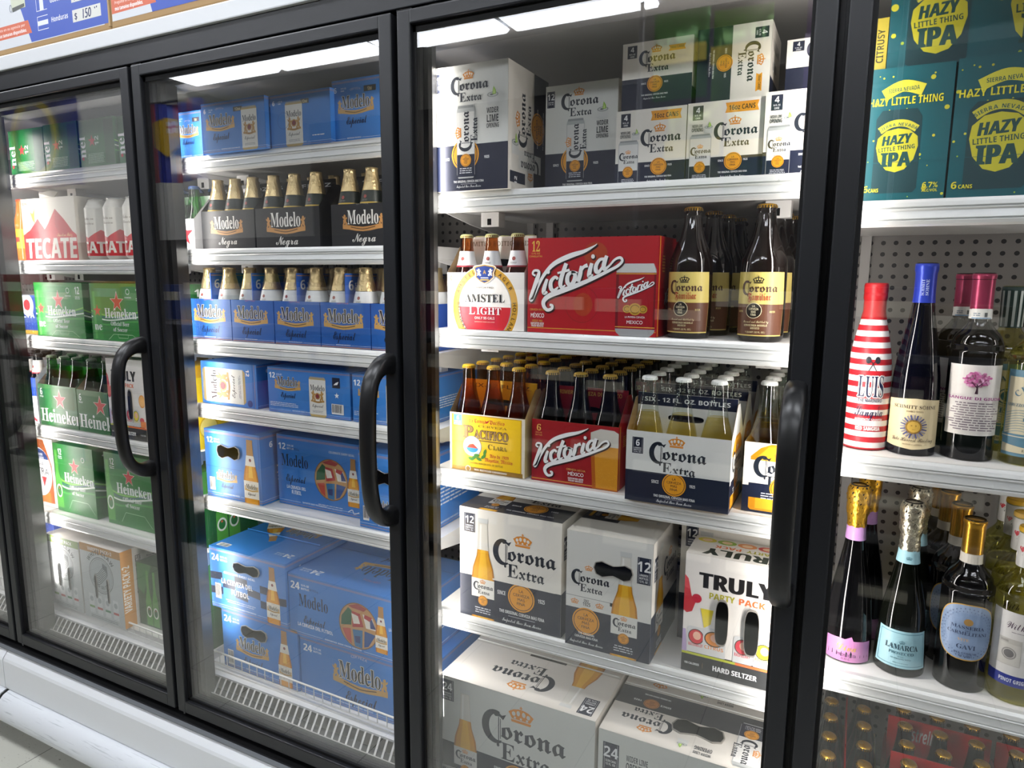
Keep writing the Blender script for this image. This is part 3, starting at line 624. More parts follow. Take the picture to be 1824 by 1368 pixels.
def f_pacifico(w, h):
    A = Art(w, h); A.bg('#d9d2c0'); A.rect(w*.025, 0, w*.96, h*.98, '#caa02c'); A.rect(w*.04, h*.06, w*.945, h*.965, YEL); A.rect(w*.025, 0, w*.975, h*.075, '#8d6a22'); A.text('100% RECYCLED CARDBOARD', w*.55, h*.02, h*.03, WHITE, w=w*.44); A.ring(w*.25, h*.04, w*.035, w*.035, w*.006, WHITE)
    A.rect(w*.055, h*.79, w*.165, h*.97, '#23a0d4'); A.text('6', w*.11, h*.88, h*.065, WHITE); A.text('12 FL OZ', w*.11, h*.84, h*.022, WHITE, w=w*.085); A.text('BOTTLES', w*.11, h*.805, h*.022, WHITE, w=w*.085)
    A.text('La Cerveza', w*.38, h*.855, h*.06, '#b3282a', 'frak', w=w*.23); A.text('Pacífico', w*.64, h*.855, h*.06, '#b3282a', 'frak', w=w*.20); A.poly([(w*.50, h*.855), (w*.525, h*.88), (w*.54, h*.92), (w*.50, h*.89), (w*.475, h*.92)], '#b3282a'); A.text('CERVEZA', w*.58, h*.785, h*.035, '#8a6a1a', 'serif', w=w*.38)
    A.text('P', w*.255, h*.59, h*.20, '#8f6e3a', 'serif', w=w*.13, out='#4a3010', ow=.04); A.text('ACIFICO', w*.56, h*.59, h*.14, '#a98655', 'serif', w=w*.45, out='#4a3010', ow=.04); A.rect(w*.36, h*.545, w*.78, h*.56, '#5a3c14')
    cx, cy = w*.31, h*.44; A.ell(cx, cy, w*.125, w*.125, '#e9e6da'); A.ring(cx, cy, w*.125, w*.125, w*.008, '#8a8f98'); A.ell(cx, cy, w*.085, w*.085, '#cfe4ea'); A.ell(cx, cy-w*.02, w*.08, w*.055, '#2e8cc0', a0=180, a1=360); A.poly([(cx-w*.075, cy-w*.02), (cx-w*.01, cy+w*.05), (cx+w*.075, cy-w*.02)], '#cf3d24'); A.poly([(cx-w*.04, cy+w*.02), (cx-w*.01, cy+w*.06), (cx+w*.02, cy+w*.03)], '#e9d9a8')
    for a in (45, 135, 225, 315): A.ell(cx+w*.105*math.cos(math.radians(a)), cy+w*.105*math.sin(math.radians(a)), w*.02, w*.02, '#b9bec6', 10)
    for px, py, an in ((.33, .24, 30), (.40, .23, -20), (.46, .28, 40), (.48, .36, 70), (.37, .29, 0), (.29, .22, 160)):
        B = Art(); B.poly([(-.5, 0), (-.2, .2), (.2, .2), (.5, 0), (.2, -.2), (-.2, -.2)], '#3c7f2a'); A.sub(B, w*px, h*py, w*.09, an)
    A.text('C', w*.55, h*.42, h*.09, '#6b5a1c', 'serif'); A.text('LARA', w*.68, h*.42, h*.07, '#6b5a1c', 'serif', w=w*.18); A.text('Año de 1909', w*.67, h*.28, h*.055, '#b3282a', 'frak', w=w*.25); A.text('Mazatlán, México', w*.66, h*.205, h*.055, '#b3282a', 'frak', w=w*.37); A.text('NATURAL BEER SIX-12 FL. OZ. BOTTLES', w*.5, h*.135, h*.03, '#7a661c', w=w*.44); return A
def f_amstel(w, h):
    A = Art(w, h); A.bg('#e4e2de'); A.lines(w*.055, h*.93, w*.05, 1, h*.04, '#c9b98a'); A.text('6', w*.055, h*.86, h*.075, '#a3853e', w=w*.03); A.text('12 FL', w*.055, h*.82, h*.025, '#a3853e')
    cx, cy, rx, ry = w*.50, h*.40, w*.43, h*.76*w/w; ry = h*.72
    E = Art(w, h); E.ell(cx, cy, rx, ry, '#efe9dc', 56); E.ell(cx, cy, rx*.985, ry*.985, '#c9992f', 56); E.ell(cx, cy, rx*.80, ry*.82, '#9aa0a2', 56); E.ell(cx, cy, rx*.775, ry*.80, '#ece9e3', 56)
    n = 40; lo = [(cx+rx*.775*math.cos(t), cy+ry*.80*math.sin(t)) for t in [math.radians(180+5-190*i/n) for i in range(n+1)]]
    E.poly([(cx+rx*.775*math.cos(math.radians(a)), cy+ry*.80*math.sin(math.radians(a))) for a in range(180, 361, 6)], '#c31f2b')
    for t, a0, a1 in (('AMSTEL', 155, 112), ('LAGER', 68, 30), ('HOLLAND', 5, -42), ('BROUWERIJ', 175, 228), ('AM', -52, -62)):
        for i, c in enumerate(t):
            a = math.radians(a0+(a1-a0)*i/(len(t)-1)); X = cx+rx*.885*math.cos(a); Y = cy+ry*.895*math.sin(a)
            inv = t in ('BROUWERIJ',); tang = math.degrees(math.atan2(ry*math.cos(a), -rx*math.sin(a)))
            E.text(c, X-.5*h*.06*math.cos(a), Y-.5*h*.06*math.sin(a), h*.065, '#3a2c14', 'plain', rot=tang+180 if not inv else tang, bold=.01)
    E.text('IMPORTED', cx, h*.72, h*.032, '#55504a', 'plain', w=w*.23); E.text('AMSTEL', cx, h*.485, h*.135, '#16171a', 'serif', w=w*.52); E.text('L', cx-w*.165, h*.27, h*.15, WHITE, 'serif', w=w*.08); E.text('IGHT', cx+w*.055, h*.27, h*.12, WHITE, 'serif', w=w*.32); E.text('ONLY 95 CALS', cx, h*.185, h*.045, '#f0dada', w=w*.26); E.text('IMPORTED FROM HOLLAND', cx, h*.13, h*.018, '#e0b0a0', w=w*.26)
    sh = [(-.5, .42), (-.42, .5), (-.2, .55), (0, .6), (.2, .55), (.42, .5), (.5, .42), (.4, .1), (.42, -.15), (.2, -.4), (0, -.52), (-.2, -.4), (-.42, -.15), (-.4, .1)]
    for sc, c in ((1.12, '#e9e4d6'), (1.02, '#b98f2d'), (.92, '#23418c')): E.poly([(cx+a*w*.27*sc, h*.96+b*h*.28*sc) for a, b in sh], c)
    for s in (-1, 1): E.poly([(cx+s*(w*.075+w*.06*a), h*1.0+h*.12*b) for a, b in LION], '#dfe3ea')
    E.ell(cx, h*1.01, w*.03, w*.035, '#23418c'); E.text('A', cx, h*.975, h*.06, '#d6aa3e', 'sans'); E.rect(cx-w*.055, h*.86, cx+w*.055, h*.885, '#cfb566'); E.rect(cx-w*.05, h*.90, cx+w*.05, h*.915, '#dfe3ea')
    A.sub(E.clip(0, 0, w, h*1.2), 0, 0); return A
def f_truly(w, h):
    A = Art(w, h); A.bg('#e6e2dc'); A.rect(0, 0, w, h*.15, '#2c2d2f'); A.rect(0, h*.15, w*.5, h*.17, '#b9c03a'); A.rect(w*.5, h*.15, w, h*.17, '#e8743a'); A.rect(w*.04, h*.17, w*.95, h*.18, '#2a2a2a'); A.poly([(0, h*.17), (w*.05, h*.17), (w*.03, h*.36), (0, h*.36)], '#b7a3c9')
    A.text('TRULY', w*.47, h*.735, h*.125, '#17181a', 'sans', w=w*.66, bold=.045)
    for c, x, col in (('PARTY', .35, '#b3ad2a'), ('PACK', .62, '#e0703a')): A.text(c, w*x, h*.655, h*.05, col, 'sans', w=w*.23, bold=.015)
    A.text('HARD SELTZER', w*.5, h*.055, h*.042, WHITE, 'sans', w=w*.40, bold=.02); A.text('100 CALORIES', w*.10, h*.065, h*.018, WHITE, w=w*.14); A.text('5% ALC/VOL', w*.90, h*.065, h*.018, WHITE, w=w*.14); A.rect(w*.20, h*.05, w*.203, h*.1, '#9a7a5a'); A.rect(w*.80, h*.05, w*.803, h*.1, '#9a7a5a')
    A.poly([(0, h*.78), (w*.04, h*.77), (w*.07, h*.65), (w*.11, h*.60), (w*.08, h*.52), (w*.03, h*.50), (0, h*.52)], '#c93a44'); A.poly([(0, h*.82), (w*.035, h*.79), (w*.05, h*.70), (0, h*.72)], '#d9545a'); A.ell(w*.12, h*.635, w*.045, w*.045, '#c3273f')
    A.poly([(w*.16, h*.56), (w*.28, h*.56), (w*.26, h*.44), (w*.20, h*.40)], '#e3cf3e'); A.ell(w*.93, h*.50, w*.085, h*.08, '#e8962e'); A.ell(w*.93, h*.50, w*.07, h*.065, '#f0b25a')
    for x, ch, fc, t in ((.13, .22, '#cf3a44', 'WATERMELON'), (.30, .235, '#e08a3a', 'CITRUS'), (.56, .22, '#d03a48', 'RASPBERRY'), (.745, .215, '#e6d02c', 'PINEAPPLE')):
        cw = w*(.17 if x != .30 else .21); X = w*x; y0 = h*.175
        A.poly([(X-cw/2, y0), (X+cw/2, y0), (X+cw/2, y0+h*ch*.92), (X+cw*.4, y0+h*ch), (X-cw*.4, y0+h*ch), (X-cw/2, y0+h*ch*.92)], '#cfd0d0'); A.ell(X, y0+h*ch*.62, cw*.42, h*.06, fc); A.ell(X+cw*.05, y0+h*ch*.66, cw*.22, h*.035, '#eeb9a0'); A.text(t, X, y0+h*ch*.24, h*.028, fc, w=cw*.84); A.ring(X, y0+h*ch*.62, cw*.44, h*.065, cw*.05, '#3a3c30')
    A.ell(w*.90, h*.26, w*.06, w*.05, '#d04050'); A.rect(w*.86, h*.175, w, h*.25, '#e8843a')
    return A.clip(0, 0, w, h)
def f_trulytop(w, h):
    A = Art(w, h); A.bg('#d8d4cc'); A.text('TRULY', w*.5, h*.58, h*.32, '#1d2a20', 'sans', w=w*.72, bold=.04); A.text('PARTY', w*.36, h*.38, h*.13, '#a9a52a', w=w*.26, bold=.015); A.text('PACK', w*.66, h*.38, h*.13, '#e0703a', w=w*.24, bold=.015)
    for i, c in enumerate(('#d8c23a', '#cf4a44', '#e08a4a', '#8cae3a', '#d9c838')): A.ell(w*(.12+.19*i), h*.18, w*.09, h*.12, c); A.ell(w*(.12+.19*i), h*.18, w*.05, h*.07, '#eec9a0')
    return A
def mod_edges(A, w, h, top=True):
    for y in ((.945, .962) if top else ()): A.rect(0, h*y, w, h*(y+.006), '#b9875c')
    A.rect(0, h*.06, w*.28, h*.064, '#dfe6ee'); A.rect(w*.62, h*.06, w, h*.064, '#dfe6ee'); A.text('IMPORTED BEER FROM MEXICO', w*.45, h*.055, h*.022, '#dfe6ee', w=w*.30); A.rect(0, h*.025, w, h*.031, '#b9875c')
def mod_count(A, x, y, h, n, t='BOTTLES'): A.text(n, x, y, h, WHITE, 'sans', 'l', bold=.01, sx=.98); A.text('12 FL OZ', x+h*1.75, y+h*.58, h*.26, WHITE, 'sans', 'l', sx=.9); A.text(t, x+h*1.75, y+h*.12, h*.26, WHITE, 'sans', 'l', sx=.9)
def f_mod6can(w, h, can=True, emblem=True, fold=False):
    A = Art(w, h); A.bg(BLUE); mod_edges(A, w, h); mod_count(A, w*.04, h*.80, h*.085, '6', 'CANS')
    if emblem: modelo(A, w*(.30 if can else .50), h*.54, w*(.44 if can else .72), cerv='#c7b9c9')
    A.rect(w*(.52 if can else .68), h*.77, w*(.66 if can else .93), h*.86, '#3a3a36'); A.text('12oz', w*(.59 if can else .80), h*.785, h*.055, '#d9cba0', w=w*.09)
    if can: modelocan_pic(A, w*.76 if emblem else w*.40, 0, w*.24 if emblem else w*.29, h*.84)
    if not emblem: A.ring(w*.22, h*.5, w*.1, h*.16, w*.004, BLUED); A.lines(w*.8, h*.16, w*.2, 1, h*.04, WHITE)
    if fold: A.rect(0, h*.42, w, h*.424, BLUED)
    return A
def f_blueside(w, h):
    A = Art(w, h); A.bg(BLUE); mod_edges(A, w, h); mod_count(A, w*.12, h*.80, h*.08, '6', 'CANS'); A.lines(w*.5, h*.5, w*.6, 5, h*.05, '#cfd8e6'); return A
def f_bluetop(w, h):
    A = Art(w, h); A.bg(BLUE); A.rect(0, h*.48, w, h*.485, BLUED); modelo(A, w*.5, h*.25, w*.5); A.bars(w*.75, h*.08, w*.12, h*.12); return A
def f_negra(w, h):
    A = Art(w, h); A.bg('#1a1b1e'); modelo(A, w*.48, h*.53, w*.58, col='#e8e6de', out='#3a3530', gold='#c08a4c', sub='Negra', subcol='#e4e2da', cerv='#8a8a86'); return A
def f_especial6(w, h):
    A = Art(w, h); A.bg('#215aa6'); A.rect(w*.5, 0, w*.505, h, '#1d4486'); modelo(A, w*.46, h*.56, w*.76, cerv='#c0607a'); mod_edges(A, w, h, False); A.rect(0, h*.01, w, h*.02, '#b9875c'); return A
def f_mod12canend(w, h):
    A = Art(w, h); A.bg(BLUE); B = Art(); modelocan_pic(B, 0, 0, h*.80, w*.78); A.sub(B, w*.80, h*.46, 1, 90); A.text('12', w*.82, h*.80, h*.10, WHITE, rot=-90, bold=.02); A.ell(w*.87, h*.10, w*.045, w*.045, '#1d3f80'); A.rect(w*.93, 0, w*.935, h, BLUED); A.rect(w*.96, 0, w*.965, h, '#b9875c'); return A
def f_mod12can(w, h):
    A = Art(w, h); A.bg(BLUE); mod_edges(A, w, h); mod_count(A, w*.02, h*.76, h*.12, '12', 'CANS'); modelo(A, w*.25, h*.60, w*.31, cerv=None); A.lines(w*.02, h*.21, w*.38, 3, h*.035, '#cfd8e6', .3, 'l'); modelocan_pic(A, w*.62, 0, w*.20, h*.86)
    A.rect(w*.80, h*.66, w*.89, h*.88, '#14161c'); A.poly([(w*.815, h*.72), (w*.84, h*.77), (w*.875, h*.80), (w*.86, h*.73)], WHITE); A.star(w*.85, h*.50, w*.03, WHITE); A.bars(w*.785, h*.10, w*.14, h*.22); return A
def f_mod12botend(w, h):
    A = Art(w, h); A.bg(BLUE); mod_edges(A, w, h); mod_count(A, w*.04, h*.80, h*.085, '12'); A.rect(0, h*.45, w*.66, h*.455, BLUED); A.rect(w*.97, 0, w*.975, h, BLUED)
    modelo(A, w*.38, h*.30, w*.36, cerv=None, out='#e9e9e4'); vbottle_pic(A, w*.82, -h*.02, h*.94); A.bars(w*.06, h*.10, w*.10, h*.19); return A
def f_mod12futbol(w, h):
    A = Art(w, h); A.bg(BLUE); mod_edges(A, w, h); mod_count(A, w*.02, h*.79, h*.09, '12'); A.text('CELEBRATE EVERY GOAL', w*.80, h*.83, h*.03, '#cfd8e6', w=w*.30)
    modelo(A, w*.22, h*.56, w*.42, gold=None, lions=False, out=None, col='#16223f', cerv='#16223f', sub='Especial', subcol='#16223f'); A.text('LA CERVEZA DEL', w*.23, h*.24, h*.045, WHITE, w=w*.24); A.text('FÚTBOL', w*.23, h*.165, h*.055, WHITE, w=w*.12)
    football_pic(A, w*.665, h*.46, min(w*.20, h*.33)); vbottle_pic(A, w*.93, h*.14, h*.66); A.lines(w*.65, h*.085, w*.3, 2, h*.03, '#b9c8e0'); A.stroke([(w*.86, h*.06), (w*.91, h*.1), (w*.93, h*.05), (w*.99, h*.08)], h*.012, WHITE); return A.clip(0, 0, w, h)
def checks(A, x, y, w, h, n=6, m=3, col='#16223f'):
    for i in range(n):
        for j in range(m):
            if (i+j) % 2 == 0: A.poly([(x+w*i/n, y+h*j/m+h*.08*math.sin(i)), (x+w*(i+1)/n, y+h*j/m+h*.08*math.sin(i+1)), (x+w*(i+1)/n, y+h*(j+1)/m+h*.08*math.sin(i+1)), (x+w*i/n, y+h*(j+1)/m+h*.08*math.sin(i))], col)
def f_mod24end(w, h):
    A = Art(w, h); A.bg(BLUE); mod_edges(A, w, h); checks(A, 0, h*.22, w, h*.36); mod_count(A, w*.03, h*.78, h*.11, '24'); A.text('CELEBRATE EVERY GOAL', w*.40, h*.60, h*.035, '#dfe6ee', w=w*.42); A.text('LA CERVEZA DEL', w*.36, h*.43, h*.08, WHITE, w=w*.42); A.text('FÚTBOL', w*.40, h*.28, h*.085, WHITE, w=w*.24); vbottle_pic(A, w*.83, h*.0, h*.90); A.bars(w*.06, h*.16, w*.08, h*.25); A.lines(w*.4, h*.17, w*.4, 2, h*.03, '#b9c8e0'); return A
def f_mod24futbol(w, h):
    A = Art(w, h); A.bg(BLUE); mod_edges(A, w, h); mod_count(A, w*.02, h*.76, h*.12, '24'); modelo(A, w*.21, h*.50, w*.31, gold=None, lions=False, out=None, col='#16223f', cerv='#16223f', sub='Especial', subcol='#16223f'); A.text('LA CERVEZA DEL FÚTBOL', w*.22, h*.17, h*.055, WHITE, w=w*.30); football_pic(A, w*.58, h*.44, h*.36); vbottle_pic(A, w*.76, h*.12, h*.72); A.text('LA CERVEZA DEL FÚTBOL', w*.90, h*.5, h*.05, WHITE, w=w*.16); return A.clip(0, 0, w, h)
def f_mod24low(w, h):
    A = Art(w, h); A.bg(BLUE); mod_edges(A, w, h); mod_count(A, w*.03, h*.78, h*.11, '24'); modelo(A, w*.40, h*.40, w*.42, cerv='#c7b9c9'); vbottle_pic(A, w*.83, h*.0, h*.92); A.bars(w*.06, h*.05, w*.08, h*.26); return A
def f_mod24lowfront(w, h):
    A = Art(w, h); A.bg(BLUE); mod_edges(A, w, h); mod_count(A, w*.03, h*.76, h*.12, '24'); modelo(A, w*.50, h*.50, w*.42, cerv='#c7b9c9'); return A
def f_mod24top(w, h):
    A = Art(w, h); A.bg(BLUE); A.rect(0, h*.66, w, h*.663, '#123068'); mod_count(A, w*.06, h*.86, h*.05, '24'); modelo(A, w*.40, h*.50, w*.40); B = Art(); vbottle_pic(B, 0, 0, h*.42); A.sub(B, w*.90, h*.42, 1, 40); A.bars(w*.80, h*.92, w*.15, h*.05); return A
def f_mod24topw(w, h):
    A = Art(w, h); A.bg(BLUE); mod_count(A, w*.78, h*.84, h*.085, '24'); modelo(A, w*.42, h*.52, w*.44, col='#2a2f38', out=None); A.rect(0, h*.28, w, h*.285, '#123068'); return A
def swirls(A, w, h):
    for i in range(5): A.stroke([(0, h*(.52-.05*i)), (w*.3, h*(.44-.04*i)), (w*.65, h*(.46-.03*i)), (w, h*(.56-.05*i))], h*(.012 if i % 2 else .022), ('#7fc24a', '#1b3f7a', '#e8efe6', '#15502a', '#3fa03c')[i])
def f_hei12can(w, h):
    A = Art(w, h); A.bg(HGREEN); swirls(A, w, h); A.rect(w*.03, h*.02, w*.20, h*.86, '#2f8f38'); A.rect(w*.05, h*.02, w*.09, h*.86, '#57ad52'); A.star(w*.12, h*.52, w*.075, '#d8453f'); A.text('ne', w*.12, h*.18, h*.14, WHITE, 'serif', w=w*.14)
    redstar(A, w*.50, h*.68, h*.17); A.text('12', w*.90, h*.80, h*.13, WHITE, 'sans', w=w*.09); A.lines(w*.9, h*.74, w*.1, 2, h*.03, WHITE); A.ring(w*.71, h*.86, w*.035, w*.035, w*.008, WHITE); A.text('CHAMPIONS', w*.71, h*.75, h*.025, WHITE, w=w*.12); heineken(A, w*.26, h*.40, w*.58); A.text('Official Beer', w*.53, h*.27, h*.07, WHITE, 'serif', w=w*.34); A.text('of Soccer', w*.53, h*.17, h*.07, WHITE, 'serif', w=w*.26)
    A.stroke([(w*.30, h*.02), (w*.40, h*.12), (w*.75, h*.12), (w*.88, h*.02)], h*.008, '#bfe0b8', False); A.stroke([(w*.48, h*.12), (w*.49, h*.06), (w*.66, h*.06), (w*.67, h*.12)], h*.008, '#bfe0b8', False); return A
def f_hei12side(w, h):
    A = Art(w, h); A.bg('#17602a'); swirls(A, w, h); A.text('12', w*.3, h*.80, h*.12, WHITE, 'sans', w=w*.3); A.text('He', w*.4, h*.40, h*.1, WHITE, 'serif', w=w*.4); return A
def f_hei6(w, h):
    A = Art(w, h); A.bg('#23652f'); A.text('6', w*.08, h*.74, h*.16, WHITE, w=w*.06); A.text('PACK', w*.09, h*.68, h*.04, WHITE); redstar(A, w*.56, h*.66, h*.23); heineken(A, w*.03, h*.10, w*1.05); return A.clip(0, 0, w, h)
def f_hei12bot(w, h):
    A = Art(w, h); A.bg('#237a32'); swirls(A, w, h); 
    A.poly([(w*.0, h*.05), (w*.16, h*.05), (w*.16, h*.45), (w*.10, h*.58), (w*.09, h*.9), (w*.03, h*.9), (w*.02, h*.58), (0, h*.5)], '#4fa53a'); A.ell(w*.08, h*.30, w*.07, h*.10, '#e2e8dc'); A.ell(w*.08, h*.30, w*.05, h*.075, '#2b7d34'); A.star(w*.08, h*.34, w*.02, '#d8453f')
    A.text('12', w*.17, h*.84, h*.09, WHITE, w=w*.09); A.lines(w*.17, h*.81, w*.1, 2, h*.025, WHITE); redstar(A, w*.52, h*.70, h*.115); heineken(A, w*.24, h*.46, w*.74); A.text('Official Beer', w*.56, h*.36, h*.055, WHITE, 'serif', w=w*.40); A.text('of Soccer', w*.56, h*.28, h*.055, WHITE, 'serif', w=w*.30); A.stroke([(w*.3, h*.06), (w*.40, h*.20), (w*.80, h*.20), (w*.95, h*.06)], h*.007, '#bfe0b8', False); A.ring(w*.75, h*.82, w*.04, w*.04, w*.008, WHITE); return A
def f_heiflat(w, h):
    A = Art(w, h); A.bg('#1c6a30'); A.rect(w*.72, h*.06, w*.98, h*.96, '#155226'); A.text('nel', w*.16, h*.44, h*.22, WHITE, 'serif', rot=90, w=h*.44); A.star(w*.36, h*.55, h*.13, '#c8323a'); A.text('12', w*.55, h*.55, h*.13, '#cfe0d0', rot=90); A.lines(w*.45, h*.28, w*.5, 7, h*.03, '#b9d6bc'); A.ell(w*.08, h*.2, w*.03, w*.03, '#c8323a'); return A
def f_tecate(w, h):
    A = Art(w, h); A.bg('#dcd6c8'); A.poly([(0, 0), (w, 0), (w, h*.40), (w*.93, h*.46), (w*.80, h*.64), (w*.64, h*.82), (w*.50, h*.60), (w*.42, h*.50), (w*.30, h*.68), (w*.14, h*.50), (0, h*.42)], '#c4262e'); A.poly([(w*.64, h*.82), (w*.80, h*.64), (w*.93, h*.46), (w*.72, h*.36), (w*.62, h*.55)], '#b01c26'); A.text('Nuestra Raiz', w*.78, h*.385, h*.05, '#e3c98a', 'script', w=w*.28); A.text('TECATE', w*.50, h*.04, h*.32, '#e8e4d8', 'sans', w=w*.94, bold=.02, shear=.06); A.poly([(w*.24, h*.60), (w*.26, h*.86), (w*.21, h*.76), (w*.16, h*.80), (w*.20, h*.66)], '#d9a03a'); A.text('12 PK', w*.07, h*.90, h*.04, '#9a2a2a'); return A
def f_tecatecan(w, h):
    A = Art(w, h); A.bg('#d6d3c8'); A.poly([(0, 0), (w, 0), (w, h*.40), (w*.85, h*.42), (w*.68, h*.55), (w*.5, h*.38), (w*.34, h*.46), (w*.2, h*.60), (w*.08, h*.42), (0, h*.40)], '#c0242c'); A.text('TECATE', w*.5, h*.06, h*.24, '#e8e4d8', 'sans', w=w*.62, bold=.02); A.text('Hecho en', w*.5, h*.76, h*.06, '#7a6a58', 'script', w=w*.2); A.text('Mexico', w*.5, h*.66, h*.06, '#7a6a58', 'script', w=w*.2); return A
def f_claw(w, h, band='#6f8f3c', t='VARIETY PACK'):
    A = Art(w, h); A.bg('#c9cfce'); A.rect(0, h*.90, w, h, band); A.text(t, w*.5, h*.925, h*.045, WHITE, w=w*.6)  # grey ground paints in the dim light on a pale card front
    cx, cy = w*.5, h*.62; A.ring(cx, cy, w*.30, w*.30, w*.012, '#5b6264'); A.ring(cx, cy, w*.27, w*.27, w*.006, '#5b6264'); A.ell(cx, cy, w*.26, w*.26, '#b9c1c2')
    for i in range(7): A.stroke([(cx-w*.24+i*w*.012, cy-w*(.12-.02*i)), (cx-w*.08, cy-w*(.16-.03*i)), (cx+w*.06, cy-w*(.06-.035*i)), (cx+w*.16, cy+w*(.05+.02*i)), (cx+w*.05, cy+w*(.14+.012*i))], w*.010, '#596163')
    A.arc('WHITE CLAW', cx, cy, w*.34, 90, h*.055, '#2a2f33', 'sans'); A.arc('HARD SELTZER', cx, cy, w*.22, 270, h*.038, '#4a5054', 'sans', inside=True)
    for i, c in enumerate(('#6f9a4a', '#b8443e', '#4a8a58', '#c03a3a')): x = w*(.14+.2*i); A.rect(x, h*.08, x+w*.13, h*.34, '#dde1e0'); A.ell(x+w*.065, h*.27, w*.045, w*.045, '#aab2b2'); A.rect(x, h*.15, x+w*.13, h*.18, c)
    A.lines(w*.5, h*.045, w*.7, 2, h*.02, '#7a8284'); return A
def f_clawside(w, h):
    A = Art(w, h); A.bg('#d5d2cb'); A.rect(0, 0, w*.13, h, '#c98a2c'); A.text('VARIETY PACK+2', w*.09, h*.5, w*.08, WHITE, rot=90, w=h*.6); A.text('THE ICONIC HARD SELTZER', w*.22, h*.65, w*.06, '#33383a', rot=90, w=h*.5); A.text('WHITE CLAW', w*.45, h*.5, w*.16, '#33383a', rot=90, w=h*.7); A.rect(w*.3, h*.84, w*.8, h*.95, '#c9c4bd'); A.star(w*.7, h*.9, w*.06, '#c03a3a'); return A
def f_clawtop(w, h):
    A = Art(w, h); A.bg('#d3cec8'); A.rect(w*.1, h*.1, w*.9, h*.5, '#c2bcb4'); A.text('WHITE CLAW', w*.5, h*.55, h*.12, '#4a4f52', w=w*.7); A.rect(w*.7, h*.7, w*.9, h*.8, '#c0392f'); return A
def f_heidark(w, h):
    A = Art(w, h); A.bg('#174f24'); A.poly([(0, h), (w*.5, h), (w*.2, h*.5), (0, h*.6)], '#2a7a38')
    for x in (.34, .56): A.poly([(w*(x-.1), h*.02), (w*(x+.1), h*.02), (w*(x+.1), h*.40), (w*(x+.04), h*.60), (w*(x+.035), h*.9), (w*(x-.035), h*.9), (w*(x-.04), h*.60), (w*(x-.1), h*.40)], '#4f9a3a'); A.ell(w*x, h*.24, w*.085, h*.09, '#dfe6d8'); A.ell(w*x, h*.24, w*.06, h*.065, '#1f6a2c'); A.star(w*x, h*.28, w*.025, '#d8453f')
    return A
def f_yellow(w, h):
    A = Art(w, h); A.bg('#eccb1e'); A.rect(0, h*.86, w, h, '#d6a41a'); A.rect(w*.9, h*.8, w, h*.98, '#b5322a'); A.text('HARD', w*.6, h*.62, h*.12, '#2a2a20', 'sans', w=w*.6); A.text('LEMONADE', w*.55, h*.44, h*.09, '#2a2a20', 'sans', w=w*.8); A.text("S", w*.8, h*.22, h*.2, '#2a2a20', 'sans'); A.ell(w*.2, h*.25, w*.16, w*.16, '#f4e27a'); A.ring(w*.2, h*.25, w*.16, w*.16, w*.02, '#c9a81a'); return A
def f_ultra(w, h):
    A = Art(w, h); A.bg('#e6e2dd'); x = w*.5; A.poly([(x-w*.42, h*.05), (x+w*.42, h*.05), (x+w*.42, h*.62), (x+w*.2, h*.98), (x-w*.2, h*.98), (x-w*.42, h*.62)], '#a8551c'); A.poly([(x-w*.3, h*.05), (x+w*.3, h*.05), (x+w*.3, h*.2), (x-w*.3, h*.2)], '#cf7a24'); A.ell(x, h*.50, w*.40, h*.36, '#dfe2e4'); A.ell(x, h*.66, w*.33, h*.18, '#24407c', a0=10, a1=170); A.text('SUPERIOR', x, h*.74, h*.035, WHITE, w=w*.3); A.text('LIGHT BEER', x, h*.69, h*.035, WHITE, w=w*.36); A.text('ULTRA', x, h*.46, h*.10, '#1d2026', 'plain', w=w*.62); A.text('Mich', x, h*.60, h*.05, '#4a4f58', 'script', w=w*.3); A.poly([(x+w*.06, h*.43), (x+w*.22, h*.43), (x+w*.12, h*.28)], '#b8242e'); return A
def f_bluewhite(w, h):
    A = Art(w, h); A.bg('#dfe3ea'); A.rect(0, h*.6, w, h, '#2344a8'); A.stroke([(w*.35, h*.9), (w*.75, h*.5), (w*.5, h*.35), (w*.95, h*.05)], w*.05, '#cf2a3c', False); A.stroke([(w*.1, h*.5), (w*.4, h*.3)], w*.06, '#cf2a3c', False); A.text('6', w*.3, h*.8, h*.1, WHITE); A.text('12', w*.6, h*.66, h*.08, WHITE); return A
def f_zero(w, h):
    A = Art(w, h); A.bg('#e4e4e4'); A.rect(0, 0, w, h*.24, '#233f8e'); A.text('el', w*.18, h*.02, h*.26, WHITE, 'serif', w=w*.2); A.text('0.0', w*.18, h*.62, h*.1, '#2d4aa0', w=w*.2); A.text('6', w*.18, h*.40, h*.12, '#9a9a94', w=w*.08); A.lines(w*.18, h*.34, w*.2, 2, h*.04, '#9aa0a8'); A.star(w*.62, h*.62, h*.32, '#c8202c'); return A
